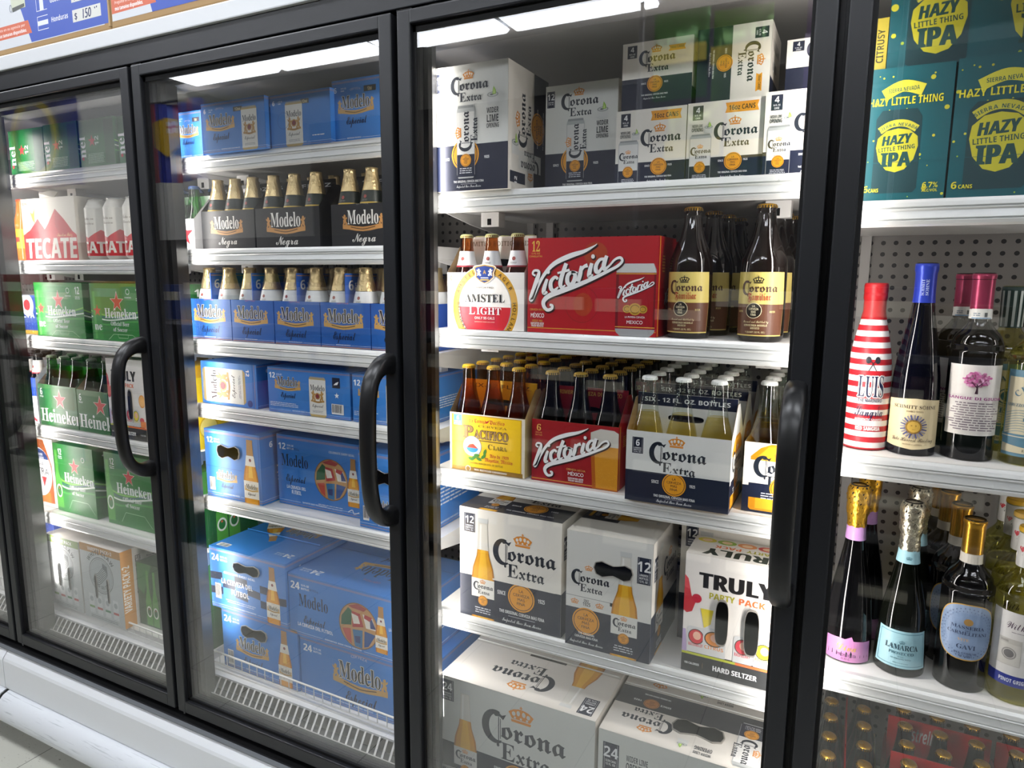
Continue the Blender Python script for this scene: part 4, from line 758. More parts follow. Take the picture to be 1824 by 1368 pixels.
def f_ipa(w, h, big=False):
    A = Art(w, h); A.bg(TEAL); random.seed(5)
    for i in range(26): A.ell(w*random.random(), h*(.03+.94*random.random()), *(lambda r: (r, r))(w*random.choice((.008, .012, .018, .03))), random.choice((LIME, '#b9b52c', '#8ea52e')), 14)
    def badge(cx, cy, s):
        A.poly([(cx-.30*s, cy-.10*s), (cx-.36*s, cy+.15*s), (cx-.34*s, cy+.33*s), (cx-.20*s, cy+.46*s), (cx, cy+.50*s), (cx+.20*s, cy+.46*s), (cx+.34*s, cy+.33*s), (cx+.36*s, cy+.15*s), (cx+.30*s, cy-.10*s), (cx+.16*s, cy-.28*s), (cx, cy-.33*s), (cx-.16*s, cy-.28*s)], '#b5b028')
        A.text('HAZY', cx, cy+.20*s, .18*s, '#17413f', 'obl', w=.52*s, bold=.03, rot=4); A.text('LITTLE THING', cx, cy+.085*s, .08*s, '#17413f', 'sans', w=.62*s, rot=4); A.text('IPA', cx, cy-.22*s, .27*s, '#17413f', 'sans', w=.50*s, bold=.04); 
        A.stroke([(cx-.32*s, cy+.47*s), (cx-.16*s, cy+.57*s), (cx, cy+.60*s), (cx+.16*s, cy+.57*s), (cx+.32*s, cy+.47*s)], .13*s, '#b9b433'); A.arc('SIERRA NEVADA', cx, cy+.05*s, .50*s, 90, .055*s, '#24524c', 'sans')
    def can(cx, y, cw, ch):
        A.poly([(cx-cw*.42, y), (cx+cw*.42, y), (cx+cw*.5, y+ch*.05), (cx+cw*.5, y+ch*.9), (cx+cw*.38, y+ch), (cx-cw*.38, y+ch), (cx-cw*.5, y+ch*.9), (cx-cw*.5, y+ch*.05)], '#16373c'); badge(cx, y+ch*.46, cw*1.28)
    if big: can(w*.22, 0, w*.27, h*.92); badge(w*.70, h*.42, w*.50)
    else:
        can(w*.40, h*.07, w*.54, h*.62); A.stroke([(w*.20, h*.80), (w*.42, h*.86), (w*.66, h*.82)], h*.085, '#c9c53a'); A.text('SIERRA NEVADA', w*.43, h*.82, h*.03, '#24524c', w=w*.36, rot=3); A.text('HAZY LITTLE THING', w*.46, h*.725, h*.055, '#d6cf2e', 'sans', w=w*.86); A.text('6.7%', w*.83, h*.10, h*.04, '#cdc72e', w=w*.18); A.text('ALC/VOL', w*.83, h*.07, h*.02, '#cdc72e', w=w*.18); A.text('6', w*.06, h*.08, h*.05, '#cdc72e'); A.text('CANS', w*.16, h*.08, h*.028, '#cdc72e', w=w*.12)
        A.rect(0, h*.30, w, h*.303, '#0a4f57')
    random.seed(9); return A.clip(0, 0, w, h)
def f_citrus(w, h):
    A = Art(w, h); A.bg('#c9b63a'); A.text('HAZY,', w*.55, h*.45, w*.22, '#3a3a1c', rot=90, w=h*.3); A.text('CITRUSY', w*.9, h*.5, w*.22, '#3a3a1c', rot=90, w=h*.6); return A
# ---------------------------------------------------------------- builders for packs and bottles
def over(A, w, h):
    for v, f, c, k in A.it:
        for p in v:
            if p[0] < -1e-4 or p[1] < -1e-4 or p[0] > w+1e-4 or p[1] > h+1e-4: return True
    return False
def mkart(fn, w, h, clip=True):
    if isinstance(fn, tuple): A = fn[0](w, h, *fn[1:])
    else: A = fn(w, h)
    if clip and over(A, w, h): A.clip(0, 0, w, h)
    return A
BEAN = [(-.5, .0), (-.46, .32), (-.3, .46), (-.12, .34), (0, .28), (.12, .34), (.3, .46), (.46, .32), (.5, 0), (.44, -.36), (.28, -.5), (.1, -.36), (0, -.3), (-.1, -.36), (-.28, -.5), (-.44, -.36)]
OVAL = [(.5*math.copysign(abs(math.cos(t))**.6, math.cos(t)), .5*math.copysign(abs(math.sin(t))**.6, math.sin(t))) for t in [2*PI*i/24 for i in range(24)]]
def carton(label, X, Y, Z, w, d, h, base, front=None, right=None, top=None, upright=False, rz=0, group=None, name='carton', cat='carton', slots=(), flap=None, b=0.002):
    mb = MB(); mb.box(0, 0, 0, w, d, h, base, b)
    if front: mkart(front, w, h).put(mb, lambda u, v, z: (u, -z, v))
    if right: mkart(right, d, h).put(mb, lambda u, v, z: (w+z, u, v))
    if top:
        A = mkart(top, w, d)
        A.put(mb, (lambda u, v, z: (u, v, h+z)) if upright else (lambda u, v, z: (w-u, d-v, h+z)))
    o = mb.build(name, None, (X, Y, Z), rz)
    tag(o, label, cat, group)
    for face, cx, cy, sw, sh, shape in slots:
        s = MB(); n = len(shape)
        pts = [(cx+a*sw, cy+b_*sh) for a, b_ in shape]; rim = [(cx+a*sw*1.05, cy+b_*sh*1.08) for a, b_ in shape]
        F = {'front': lambda u, v, z: (u*w, -z, v*h), 'top': lambda u, v, z: (w-u*w, d-v*d, h+z)}[face]
        s.face([F(u, v, .0032) for u, v in pts], 'hole')  # flat dark patch; the shade inside the opening is painted, not cut
        s.mesh([F(u, v, .0034) for u, v in pts]+[F(u, v, .0034) for u, v in rim], [(i, (i+1) % n, n+(i+1) % n, n+i) for i in range(n)], '#8f8b84')
        s.mesh([F(u, v, .0034) for u, v in rim]+[F(u, v, .0) for u, v in rim], [(i, (i+1) % n, n+(i+1) % n, n+i) for i in range(n)], '#8f8b84')
        tag(s.build('handle_opening', o), None, None)
    if flap:
        f = MB(); f.box(0.004, d*flap, h+.0031, w-0.004, d*flap+.0015, h+.006, base); f.build('top_flap', o)
    return o
def carrier(label, X, Y, Z, w, d, hf, hh, col, front=None, side=None, along='x', panelcol=None, panel=None, group=None, clip=True, ins='carton_in', panel_h0=None, artw=None):
    """open six-bottle basket with a raised centre handle"""
    o = empty('six_pack_carrier', label, 'six-pack carrier', (X, Y, Z), 0, group)
    t = .0008; pc = panelcol or col
    m = MB()
    def wall(pts, nrm, c):
        m.face(pts, c); m.face([tuple(p[i]-nrm[i]*t for i in range(3)) for p in pts][::-1], ins)
    wall([(0, 0, 0), (w, 0, 0), (w, 0, hf), (0, 0, hf)], (0, -1, 0), col); wall([(w, d, 0), (0, d, 0), (0, d, hf), (w, d, hf)], (0, 1, 0), col)
    if along == 'x': prof = [(0, 0), (d, 0), (d, hf), (d*.5+.012, hf+.055), (d*.5-.012, hf+.055), (0, hf)]; prof = [(a, min(b, hh)) for a, b in prof]
    else: prof = [(0, 0), (d, 0), (d, hf), (0, hf)]
    wall([(w, a, b) for a, b in prof], (1, 0, 0), col); wall([(0, a, b) for a, b in prof][::-1], (-1, 0, 0), col)
    m.box(.001, .001, 0, w-.001, d-.001, .002, ins)
    if front:
        A = mkart(front, artw or w, hf, clip)
        if artw: A.clip(0, 0, w, hf)
        A.put(m, lambda u, v, z: (u, -z, v))
    if side: mkart(side, d, hf).put(m, lambda u, v, z: (w+z, u, v))
    m.build('basket', o)
    p = MB(); z0 = panel_h0 or .004
    if along == 'x':
        p.box(.002, d/2-.0012, z0, w-.002, d/2+.0012, hh, pc)
        if panel: mkart(panel, w-.004, hh-hf).put(p, lambda u, v, z: (.002+u, d/2-.0012-z, hf+v))
        else: p.face([(w/2+.036*a, d/2-.0020, hh-.032+.024*b) for a, b in OVAL], 'hole')
    else:
        p.box(w/2-.0012, .004, z0, w/2+.0012, d-.004, hh, pc)
        if panel: mkart(panel, d-.008, hh-hf).put(p, lambda u, v, z: (w/2+.0012+z, .004+u, hf+v))
    p.build('handle_panel', o)
    return o
def on_cyl(mb, A, rf, z0, hw=None, strip=.004, base=.0005, ang0=0):
    """wrap art of width A.w on a bottle of radius rf(z); art centre faces the door"""
    def f(u, v, z):
        r = rf(z0+v); a = (u-A.w/2)/rf(z0+A.h/2)+ang0; r += z
        return (r*math.sin(a), -r*math.cos(a), z0+v)
    A.put(mb, f, eps=0.00004, base=base, strip=strip)
def prof_r(prof):
    def rf(z):
        for (r0, z0), (r1, z1) in zip(prof, prof[1:]):
            if z0 <= z <= z1 and z1 > z0: return r0+(r1-r0)*(z-z0)/(z1-z0)
        return prof[-1][0]
    return rf
def smooth_prof(p, n=4): return [(max(a, 0), b) for a, b in spline(p, n)]
def crowncap(parent, z, r, col, name='bottle_cap'):
    m = MB(); cr = lambda a, j: 1+(.05*math.cos(21*a) if j in (0, 1) else 0)
    m.lathe([(r*1.07, z-.0045), (r*1.06, z-.001), (r*.98, z+.002), (r*.72, z+.0032), (0.0002, z+.0034)], col, 42, mod=cr)
    m.build(name, parent); return m
LN = [(.0002, .0), (.027, .0), (.0298, .003), (.0304, .010), (.0304, .112), (.0296, .126), (.0255, .146), (.0205, .164), (.0170, .182), (.0145, .205), (.0131, .2265), (.0128, .229), (.0142, .2295), (.0142, .2335), (.0126, .2345)]
ST = [(.0002, .0), (.029, .0), (.0325, .003), (.0330, .010), (.0330, .074), (.0318, .092), (.0270, .118), (.0205, .146), (.0158, .168), (.0142, .180), (.0150, .182), (.0150, .186)]
def scaled(p, kr, kz): return [(r*kr, z*kz) for r, z in p]
def bottle(label, glass, cap, height, prof=LN, kr=1.0, liquid=None, level=.168, foil=None, neck=None, group=None, labelart=None, lz=.03, name='beer_bottle', cat='bottle', seg=20):
    base_h = prof[-1][1]+.0035
    kz = height/base_h; p = scaled(prof, kr, kz)
    o = empty(name, label, cat, group=group)
    m = MB(); m.lathe(p, glass, seg); m.build('bottle_glass', o)
    rf = prof_r(p)
    if liquid:
        q = [(max(r-.0012, .0002), z+.001) for r, z in p if z < level*kz]; q.append((rf(level*kz)-.0012, level*kz)); q.append((.0002, level*kz))
        l = MB(); l.lathe(q, liquid, seg); l.build('beer', o)
    crowncap(o, p[-1][1]-.0005, p[-1][0]+.0006, cap) if cap else None
    if foil:
        z0, z1, c = foil; f = MB(); zs = [z0*kz+(z1-z0)*kz*i/10 for i in range(11)]
        f.lathe([(rf(z)+.0006, z) for z in zs]+([(.0002, zs[-1]+.001)] if z1 > .183 else []), c, seg, mod=lambda a, j: 1+.012*math.sin(9*a+j)+.008*math.cos(14*a-2*j)); f.build('neck_foil', o)
    if neck:
        z0, z1, c, c2 = neck; f = MB(); n = 4
        f.lathe([(rf(z0*kz+(z1-z0)*kz*i/n)+.0008, z0*kz+(z1-z0)*kz*i/n) for i in range(n+1)], c, seg)
        if c2:
            f.lathe([(rf(z0*kz)+.0012, z0*kz), (rf((z0+.004)*kz)+.0012, (z0+.004)*kz)], c2, seg)
            A = Art(.02, (z1-z0)*kz*.7); A.ell(.01, A.h*.6, .004, .004, '#8a3a34', 12); A.lines(.01, A.h*.25, .014, 2, .002, '#777770'); on_cyl(f, A, rf, (z0+.004)*kz, base=.0014)
        f.build('neck_label', o)
    if labelart:
        A = labelart; f = MB(); on_cyl(f, A, rf, lz); f.build('paper_label', o)
    return o
POS = [('left', 'front'), ('middle', 'front'), ('right', 'front'), ('left', 'back'), ('middle', 'back'), ('right', 'back')]
def fill(proto, first, X, Y, Z, w, d, nx, ny, what, where, group):
    """stand copies of a bottle in a carrier"""
    for j in range(ny):
        for i in range(nx):
            x = X+w*(i+.5)/nx; y = Y+d*(j+.5)/ny
            row = ('front', 'back')[j] if ny == 2 else ('front', 'middle', 'back')[j]
            col = ('left', 'middle', 'right')[i] if nx == 3 else (('left', 'right')[i] if nx == 2 else '')
            lab = f'{what}, {row} {col} of {where}'
            if first[0]: proto.location = (x, y, Z+.002); proto['label'] = lab; proto['group'] = group; first[0] = False
            else: dup(proto, (x, y, Z+.002), None, lab, group)

# ---------------------------------------------------------------- the room
def wallbox(name, x0, y0, z0, x1, y1, z1, k):
    m = MB(); m.box(x0, y0, z0, x1, y1, z1, k); return tag(m.build(name), None, None, None, 'structure')
wallbox('floor', -5, -6, -.05, 6, .9, 0, 'tile')
wallbox('ceiling', -5, -6, 3.46, 6, .9, 3.5, '#c9c9c6')
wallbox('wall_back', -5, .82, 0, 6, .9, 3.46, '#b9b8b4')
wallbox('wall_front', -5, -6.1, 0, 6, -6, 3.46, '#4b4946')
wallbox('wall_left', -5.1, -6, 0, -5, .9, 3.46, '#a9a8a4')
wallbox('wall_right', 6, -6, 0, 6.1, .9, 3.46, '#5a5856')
def ceiling_light(x, y, label, first=[None]):
    if first[0] is None:
        o = empty('ceiling_light', label, 'ceiling light', (x, y, 3.44), 0, 'fluorescent ceiling lights')
        m = MB(); m.prism([(-.24, .02), (.24, .02), (.24, 0), (.225, -.03), (-.225, -.03), (-.24, 0)], -.595, .595, 'white_metal'); m.build('housing', o)
        m = MB(); m.prism([(-.215, -.0302), (.215, -.0302), (.17, -.072), (-.17, -.072)], -.545, .545, M('#f4f8ff', emit=CEILING_STRENGTH)); m.build('diffuser', o)
        first[0] = o
    else: dup(first[0], (x, y, 3.44), None, label)
for i, x in enumerate((-3.96, -2.76, -1.57, -.39)): ceiling_light(x, -3.7, f'fluorescent ceiling light, {("first", "second", "third", "fourth")[i]} from the left in the row reflected in the doors')
for i, x in enumerate((-3.0, -1.2, .6, 2.4, 4.2)): ceiling_light(x, -1.0, f'added unseen ceiling light above the aisle, {("first", "second", "third", "fourth", "fifth")[i]} from the left')  # unseen row, added to light the cooler front and floor
for i, x in enumerate((1.4, 2.65, 3.9)): ceiling_light(x, -3.4, f'added unseen fill ceiling light behind the viewpoint, {("first", "second", "third")[i]} from the left')  # added out of view to brighten the carton fronts

# ---------------------------------------------------------------- the cooler
cooler = empty('display_cooler', 'long white cooler with black framed glass doors and lit shelves', 'display cooler')
X0, X1 = -2.30, 3.05
m = MB(); m.box(X0, -.004, 2.036, X1, .80, 2.072, 'white_metal', .003); m.build('cabinet_top', cooler)
m = MB(); m.box(X0, .004, 1.990, X1, .06, 2.036, 'black_frame', .002); m.box(X0, .02, 1.965, X1, .075, 1.9895, 'black_plastic'); m.build('header_frame', cooler)
m = MB(); m.prism([(-.006, .3115), (.085, .3115), (.085, .345), (.052, .345), (.05, .322), (-.006, .318)], X0, X1, 'black_plastic'); m.box(X0, -.018, .309, X1, -.0062, .3135, '#6f7275'); m.build('door_sill', cooler)
for a, b in ((X0, -.8005), (-.7965, X1)):
    m = MB(); m.prism([(-.008, .309), (.08, .309), (.08, .18), (-.028, .18), (-.030, .186), (-.030, .278), (-.027, .286)], a, b, 'white_metal'); m.build('base_panel', cooler)
    m = MB(); pr = [(.02, .178), (-.030, .178), (-.046, .172), (-.060, .158), (-.068, .138), (-.070, .118), (-.066, .098), (-.056, .085), (-.044, .078), (.02, .078)]
    m.prism(pr, a+.012, b, 'scuffed', smooth=True)
    bm_ = m.build('bumper', cooler)
    if b == X1:
        m = MB(); m.prism(pr, a+.001, a+.0118, 'rubber'); m.build('end_cap', bm_)
m = MB(); m.box(X0, .06, 0, X1, .08, .178, 'rubber'); m.build('toe_kick', cooler)
m = MB(); m.box(X0, .640, .30, X1, .660, 2.0, 'perforated'); m.build('back_panel', cooler)
m = MB(); m.box(X0, .10, 1.985, X1, .64, 2.03, '#c9c6c3'); m.box(X0, .10, 1.962, X1, .16, 1.985, '#9a9896'); m.build('interior_ceiling', cooler)
for x in (X0, X1-.02):
    m = MB(); m.box(x, .0, .18, x+.02, .80, 2.036, 'inner_grey'); m.build('end_wall', cooler)
for sx in SEAM[1:7]:
    m = MB(); m.prism([(sx-.043, .048), (sx+.043, .048), (sx+.043, .062), (sx+.020, .112), (sx-.020, .112), (sx-.043, .062)], .345, 1.965, 'mullion_black', 'z')
    for k in range(5): m.box(sx-.036+.0155*k, .0445, .35, sx-.030+.0155*k, .048, 1.96, 'mullion_black')
    m.build('mullion', cooler)
for sx in SEAM[1:7]:
    m = MB()
    for dx in (-.005, .0535):
        m.box(sx+dx-.010, .612, .42, sx+dx+.010, .640, 1.96, 'inner_grey')
        for i in range(58): m.box(sx+dx-.0106, .622, .46+.0255*i, sx+dx+.0106, .630, .470+.0255*i, 'hole')
    m.build('slotted_upright', cooler)

def make_door(k):
    x0 = .762*k; x1 = x0+.749; zb, zt = .3354, 1.9852; fw = .030; tw = .026; D = .042
    m = MB()
    m.box(x0, 0, zb, x0+fw, D, zt, 'black_frame', .003); m.box(x1-fw, 0, zb, x1, D, zt, 'black_frame', .003)
    m.box(x0+fw-.002, 0, zt-tw, x1-fw+.002, D, zt, 'black_frame', .003); m.box(x0+fw-.002, 0, zb, x1-fw+.002, D, zb+.034, 'black_frame', .003)
    d = m.build('door', cooler)
    g = MB()
    g.box(x0+fw-.001, .010, zb+.033, x0+fw+.006, .030, zt-tw+.001, 'rubber'); g.box(x1-fw-.005, .010, zb+.033, x1-fw+.001, .030, zt-tw+.001, 'rubber')
    g.box(x0+fw, .010, zt-tw-.012, x1-fw, .030, zt-tw+.001, 'rubber'); g.box(x0+fw, .010, zb+.033, x1-fw, .030, zb+.041, 'rubber')
    g.build('gasket', d)
    for y0 in (.012, .023): g = MB(); g.box(x0+fw+.004, y0, zb+.038, x1-fw-.004, y0+.004, zt-tw-.004, 'pane'); g.build('glass_pane', d)
    # pull handle: a flat bow standing out from the right stile
    hx = x1-.020; hz0, hz1 = .990, 1.345; w2 = .0165
    path = [(.002, hz1-.018), (-.030, hz1-.022), (-.058, hz1-.045), (-.070, hz1-.085), (-.0735, hz1-.13), (-.075, (hz0+hz1)/2), (-.0735, hz0+.13), (-.070, hz0+.085), (-.058, hz0+.045), (-.030, hz0+.022), (.002, hz0+.018)]
    path = spline(path, 4); h = MB(); rings = []
    for i, (y, z) in enumerate(path):
        a = path[max(i-1, 0)]; b = path[min(i+1, len(path)-1)]; dy, dz = b[0]-a[0], b[1]-a[1]; L = math.hypot(dy, dz); ny, nz = -dz/L, dy/L
        tk = .0115+.011*(1-min(1, abs(y)/.062)); rr = []
        for q in range(12):
            t = 2*PI*q/12; ex = math.copysign(abs(math.cos(t))**.6, math.cos(t)); ey = math.copysign(abs(math.sin(t))**.6, math.sin(t))
            rr.append((hx+w2*ex, y+ny*tk*ey, z+nz*tk*ey))
        rings.append(rr)
    n = 12; h.mesh([p for r in rings for p in r], [(i*n+q, i*n+(q+1) % n, (i+1)*n+(q+1) % n, (i+1)*n+q) for i in range(len(rings)-1) for q in range(n)], 'black_plastic', True)
    h.build('handle', d)
    g = MB(); g.box(x0-.004, .006, zt+.0005, x0+.03, .03, zt+.004, 'rubber'); g.lathe([(.0002, zt+.003), (.006, zt+.003), (.006, zt+.012), (.0045, zt+.016), (.0002, zt+.016)], 'steel', 12, x0+.006, .012); g.build('top_hinge', d)
    g = MB(); g.lathe([(.0002, zb-.012), (.005, zb-.012), (.005, zb), (.0002, zb)], 'steel', 12, x0+.012, .012); g.build('bottom_hinge', d)
    g = MB(); g.tube([(x0+.05, .012, zt+.003), (x0+.16, .012, zt+.010), (x0+.17, .012, zt+.006), (x0+.20, .012, zt+.003)], .0018, 'steel'); g.build('torsion_rod', d)
for k in range(-3, 4): make_door(k)

def shelf(k, z, x0=None, x1=None):
    a = (.762*k-.022) if x0 is None else x0; b = (.762*k+.735) if x1 is None else x1
    m = MB(); m.box(a, .150, z-.028, b, .60, z-.001, 'shelf_metal'); s = m.build('shelf', cooler)
    r = MB()
    r.prism([(.150, z-.001), (.136, z+.001), (.133, z-.004), (.131, z-.010), (.1335, z-.012), (.131, z-.014), (.1335, z-.017), (.131, z-.028), (.1335, z-.030), (.131, z-.032), (.133, z-.037), (.140, z-.040), (.150, z-.036)], a, b, 'rail'); r.build('price_rail', s)
    for x in (a+.004, b-.007):
        t = MB(); t.prism([(.16, z-.029), (.60, z-.029), (.61, z-.085), (.56, z-.082), (.30, z-.052)], x, x+.003, 'shelf_metal'); t.build('bracket', s)
    for x in ((a+.05, b-.10) if k != 2 else (b-.10,)):
        t = MB(); t.box(x, .27, z-.060, x+.045, .30, z-.0285, 'shelf_metal'); t.box(x+.016, .2695, z-.056, x+.026, .3005, z-.042, 'hole'); t.build('clip', s)
    return s
ZS = {-1: (1.800, 1.542, 1.309, 1.019, .725), 0: (1.797, 1.567, 1.332, 1.158, .898), 1: (1.672, 1.390, 1.079, .745), 2: (1.622, 1.211, .820), -2: (1.800, 1.542, 1.309, 1.019, .725), 3: (1.62, 1.21, .82)}
for k, zs in ZS.items():
    for z in zs: shelf(k, z)
TRAY = {-3: .385, -2: .385, -1: .385, 0: .385, 1: .335, 2: .335, 3: .335}
for k in range(-3, 4):
    a = max(X0+.02, .762*k-.050); b = .762*k+.711; z = TRAY[k]
    m = MB(); m.box(a, .135, z-.02, b, .63, z-.001+(.027 if k == -1 else 0), 'shelf_metal'); t = m.build('bottom_deck', cooler)
    # air return grille in front of the deck
    g = MB(); g.box(a, .118, z-.012, b, .1345, z-.006, 'white_metal'); g.box(a, .088, z-.060, b, .094, z-.045, 'inner_grey'); n = 34
    for i in range(n): g.mesh([(a+(b-a)*(i+.5)/n+dx, y, zz) for dx in (-.003, .003) for y, zz in ((.119, z-.008), (.092, z-.047))], [(0, 1, 3, 2)], 'wire')
    g.box(a, .090, z-.065, b, .134, z-.062, '#4a4b4c'); g.build('air_grille', t)
    f = MB(); za = z+.012; zb2 = z+.045; (ya, yb) = (.101, .097) if k == 1 else (.142, .128)
    P = lambda s, z_: (a+.02+(b-a-.04)*s, ya+(yb-ya)*s, z_)
    f.tube([P(0, zb2), P(.5, zb2), P(1, zb2)], .0028, 'wire'); f.tube([P(0, za), P(.5, za), P(1, za)], .0018, 'wire')
    n = 24
    for i in range(n+1):
        p = P(i/n, za); q = P(i/n, zb2); f.tube([(p[0], p[1]+(.012 if k != 1 else 0), z+.001), p, (q[0], q[1], q[2])], .0014, 'wire', 5)
    f.build('wire_fence', t)
m = MB(); m.box(X0+.02, .085, .315, X1-.02, .135, .318, '#77787a'); m.build('cooler_pan', cooler)
# ---------------------------------------------------------------- third door: white and navy cartons, bottles
G4 = 'small white cartons on the top shelf'
carton('tall white carton of twelve slim cans, leftmost on its top shelf', .768, .120, 1.673, .166, .19, .241, CREAM, f_cor12can, f_cor12can_side, name='beer_carton')
carton('white twelve can carton set back beside the taller one at the left', .968, .222, 1.672, .153, .19, .209, CREAM, f_cor12can, f_side_cream, name='beer_carton')
carton('white four can carton with orange banner, left of the lower three', 1.136, .170, 1.672, .131, .131, .134, CREAM, f_cor4, f_side_cream, group=G4, name='beer_carton')
carton('white four can carton with orange banner, middle of the lower three', 1.2685, .170, 1.672, .130, .131, .135, CREAM, f_cor4, f_side_cream, group=G4, name='beer_carton')
carton('white four can carton with orange banner, half hidden behind the right stile', 1.4, .165, 1.672, .131, .131, .139, CREAM, f_cor4, f_side_cream, group=G4, name='beer_carton')
carton('upright white and navy four can carton stacked at the left of the upper row', 1.139, .188, 1.8065, .130, .128, .122, CREAM, (f_cor4, False), f_side_cream, group=G4, name='beer_carton')
carton('white and navy four can carton lying on its side, lettering turned sideways', 1.277, .188, 1.8075, .124, .131, .126, CREAM, f_cor4rot, f_side_cream, group=G4, name='beer_carton')
carton('white and navy four can carton cut off by the right stile, upper row', 1.425, .20, 1.812, .130, .11, .088, CREAM, (f_cor4, False), f_side_cream, group=G4, name='beer_carton')

# bottles used in carriers (each prototype is placed by fill)
def proto(*a, **k): return bottle(*a, **k), [True]
P_pac, F_pac = proto('brown bottle with yellow cap', 'amber_glass', '#d9b11e', .231, liquid='beer', level=.185)
P_vic, F_vic = proto('dark brown bottle with pale gold cap', 'brown_glass', '#c9a648', .229, liquid='beer', level=.19)
P_cor, F_cor = proto('clear bottle of pale beer with white cap', 'clear_glass', '#d9dbd8', .238, liquid='pale_beer', level=.168)
P_ams, F_ams = proto('amber bottle with pale green cap', 'amber_glass', '#c9c98a', .199, kr=.97, liquid='beer', level=.18, neck=(.155, .195, '#d8dadb', '#8c2430'))
P_neg, F_neg = proto('dark bottle with gold foil neck', 'brown_glass', None, .178, ST, .92, foil=(.132, .186, 'champfoil'), neck=(.100, .131, '#15201a', '#b99a3a'))
P_esp, F_esp = proto('brown bottle with gold foil and white neck label', 'brown_glass', None, .190, ST, 1.0, foil=(.132, .186, 'champfoil'), neck=(.098, .131, '#d9dcdc', '#b99a3a'))
P_hei, F_hei = proto('green bottle with grey green cap', 'green_glass', '#7f8a78', .224)
P_zero, F_zero = proto('green bottle with blue cap', 'green_glass', '#2a4f8e', .190)
P_bud, F_bud = proto('dark bottle with white neck label', 'brown_glass', '#2a2a2c', .224, neck=(.17, .215, '#d9d6d2', '#b52a34'))

# shelf with carriers of three, behind the third door
def lane(X, Y, Z, w, d, n, hf, hh, col, front, desc, cardesc, P, F, gb, gc, panelcol=None, panel=None, side=None, along='x', nx=3, ny=2, gap=.131, ins='carton_in', ph=None, artw=None):
    for i in range(n):
        wh = ('front', 'second', 'third', 'fourth')[i]
        pos = '' if n == 1 else (' at the front of its row' if i == 0 else (' behind the front one' if i == 1 else ' third back in its row'))
        carrier(f'{cardesc}{pos}', X, Y+i*gap, Z, w, d, hf, hh, col, front, side, along, panelcol, panel, gc, ins=ins, panel_h0=ph, artw=artw)
        short = cardesc.split(',')[0]
        fill(P, F, X, Y+i*gap, Z, w, d, nx, ny, desc, ('the ' if n == 1 else f'the {wh} ')+short, gb)
def panel_txt(bgc, band, t, col): 
    def fn(w, h):
        A = Art(w, h); A.bg(bgc)
        if band: A.rect(0, h*.62, w, h, band)
        A.text(t, w*.5, h*.74, h*.13, col, 'sans', w=w*.86); A.poly([(w*(.5+.36*a), h*(.28+.20*b)) for a, b in OVAL], 'hole'); return A
    return fn
Z3 = 1.079
lane(.778, .150, Z3, .184, .126, 3, .128, .195, '#d9c98a', f_pacifico, 'brown bottle with yellow cap', 'yellow six-bottle carrier', P_pac, F_pac, 'yellow capped bottles', 'yellow carriers', '#d8b02a', panel_txt('#d3a51f', None, 'SIX-12 FL. OZ.', '#6a501a'))
lane(.976, .155, Z3, .188, .126, 3, .131, .195, '#96121b', f_victoria6, 'dark bottle with gold cap', 'red six-bottle carrier', P_vic, F_vic, 'gold capped dark bottles', 'red carriers', '#8e1420', panel_txt('#8e1420', None, 'LA PRIMERA CERVEZA DE MEXICO', '#c9a04a'), f_redside)
lane(1.190, .122, Z3, .193, .128, 3, .137, .201, '#dadcd8', f_cor6, 'clear bottle with white cap', 'white and navy six-bottle carrier', P_cor, F_cor, 'white capped clear bottles', 'white and navy carriers', '#d9d9d4', panel_txt('#d9d9d4', NAVY, 'SIX - 12 FL. OZ. BOTTLES', WHITE), f_cor6end)
lane(1.400, .160, Z3, .130, .190, 2, .130, .201, CREAM, f_cor6end, 'clear bottle with white cap', 'end-on carrier, large bottle picture', P_cor, F_cor, 'white capped clear bottles', 'end-on white carriers', '#d9d9d4', panel_txt('#d9d9d4', NAVY, 'SIX - 12 FL. OZ.', WHITE), along='y', nx=2, ny=3, gap=.20)
# amstel type carrier, red carton and large dark bottles
carrier('white carrier with a round gold-rimmed label standing left of the big red carton', .770, .157, 1.39, .184, .126, .120, .197, '#e4e2de', f_amstel, None, 'x', '#dcd6ca', panel_txt('#dcd8ce', None, 'LIMITED EDITION SIX', '#8a8070'), clip=False)
fill(P_ams, F_ams, .770, .157, 1.39, .184, .126, 3, 2, 'amber bottle with pale green cap', 'the white gold-rimmed carrier', 'pale capped amber bottles')
carton('large red twelve can carton with white script beside the two tall dark bottles', .962, .157, 1.39, .267, .13, .188, '#8f1219', f_victoria12, f_redside, name='beer_carton')
carton('second red carton hidden behind the large red script carton', .985, .30, 1.39, .267, .13, .183, '#8f1219', f_victoria12, f_redside, name='beer_carton')
FAM = [(.0002, 0), (.036, 0), (.0395, .004), (.0402, .012), (.0402, .128), (.0385, .145), (.031, .166), (.0235, .184), (.0185, .204), (.0155, .224), (.0145, .231), (.0165, .2325), (.0165, .2375), (.015, .2385)]
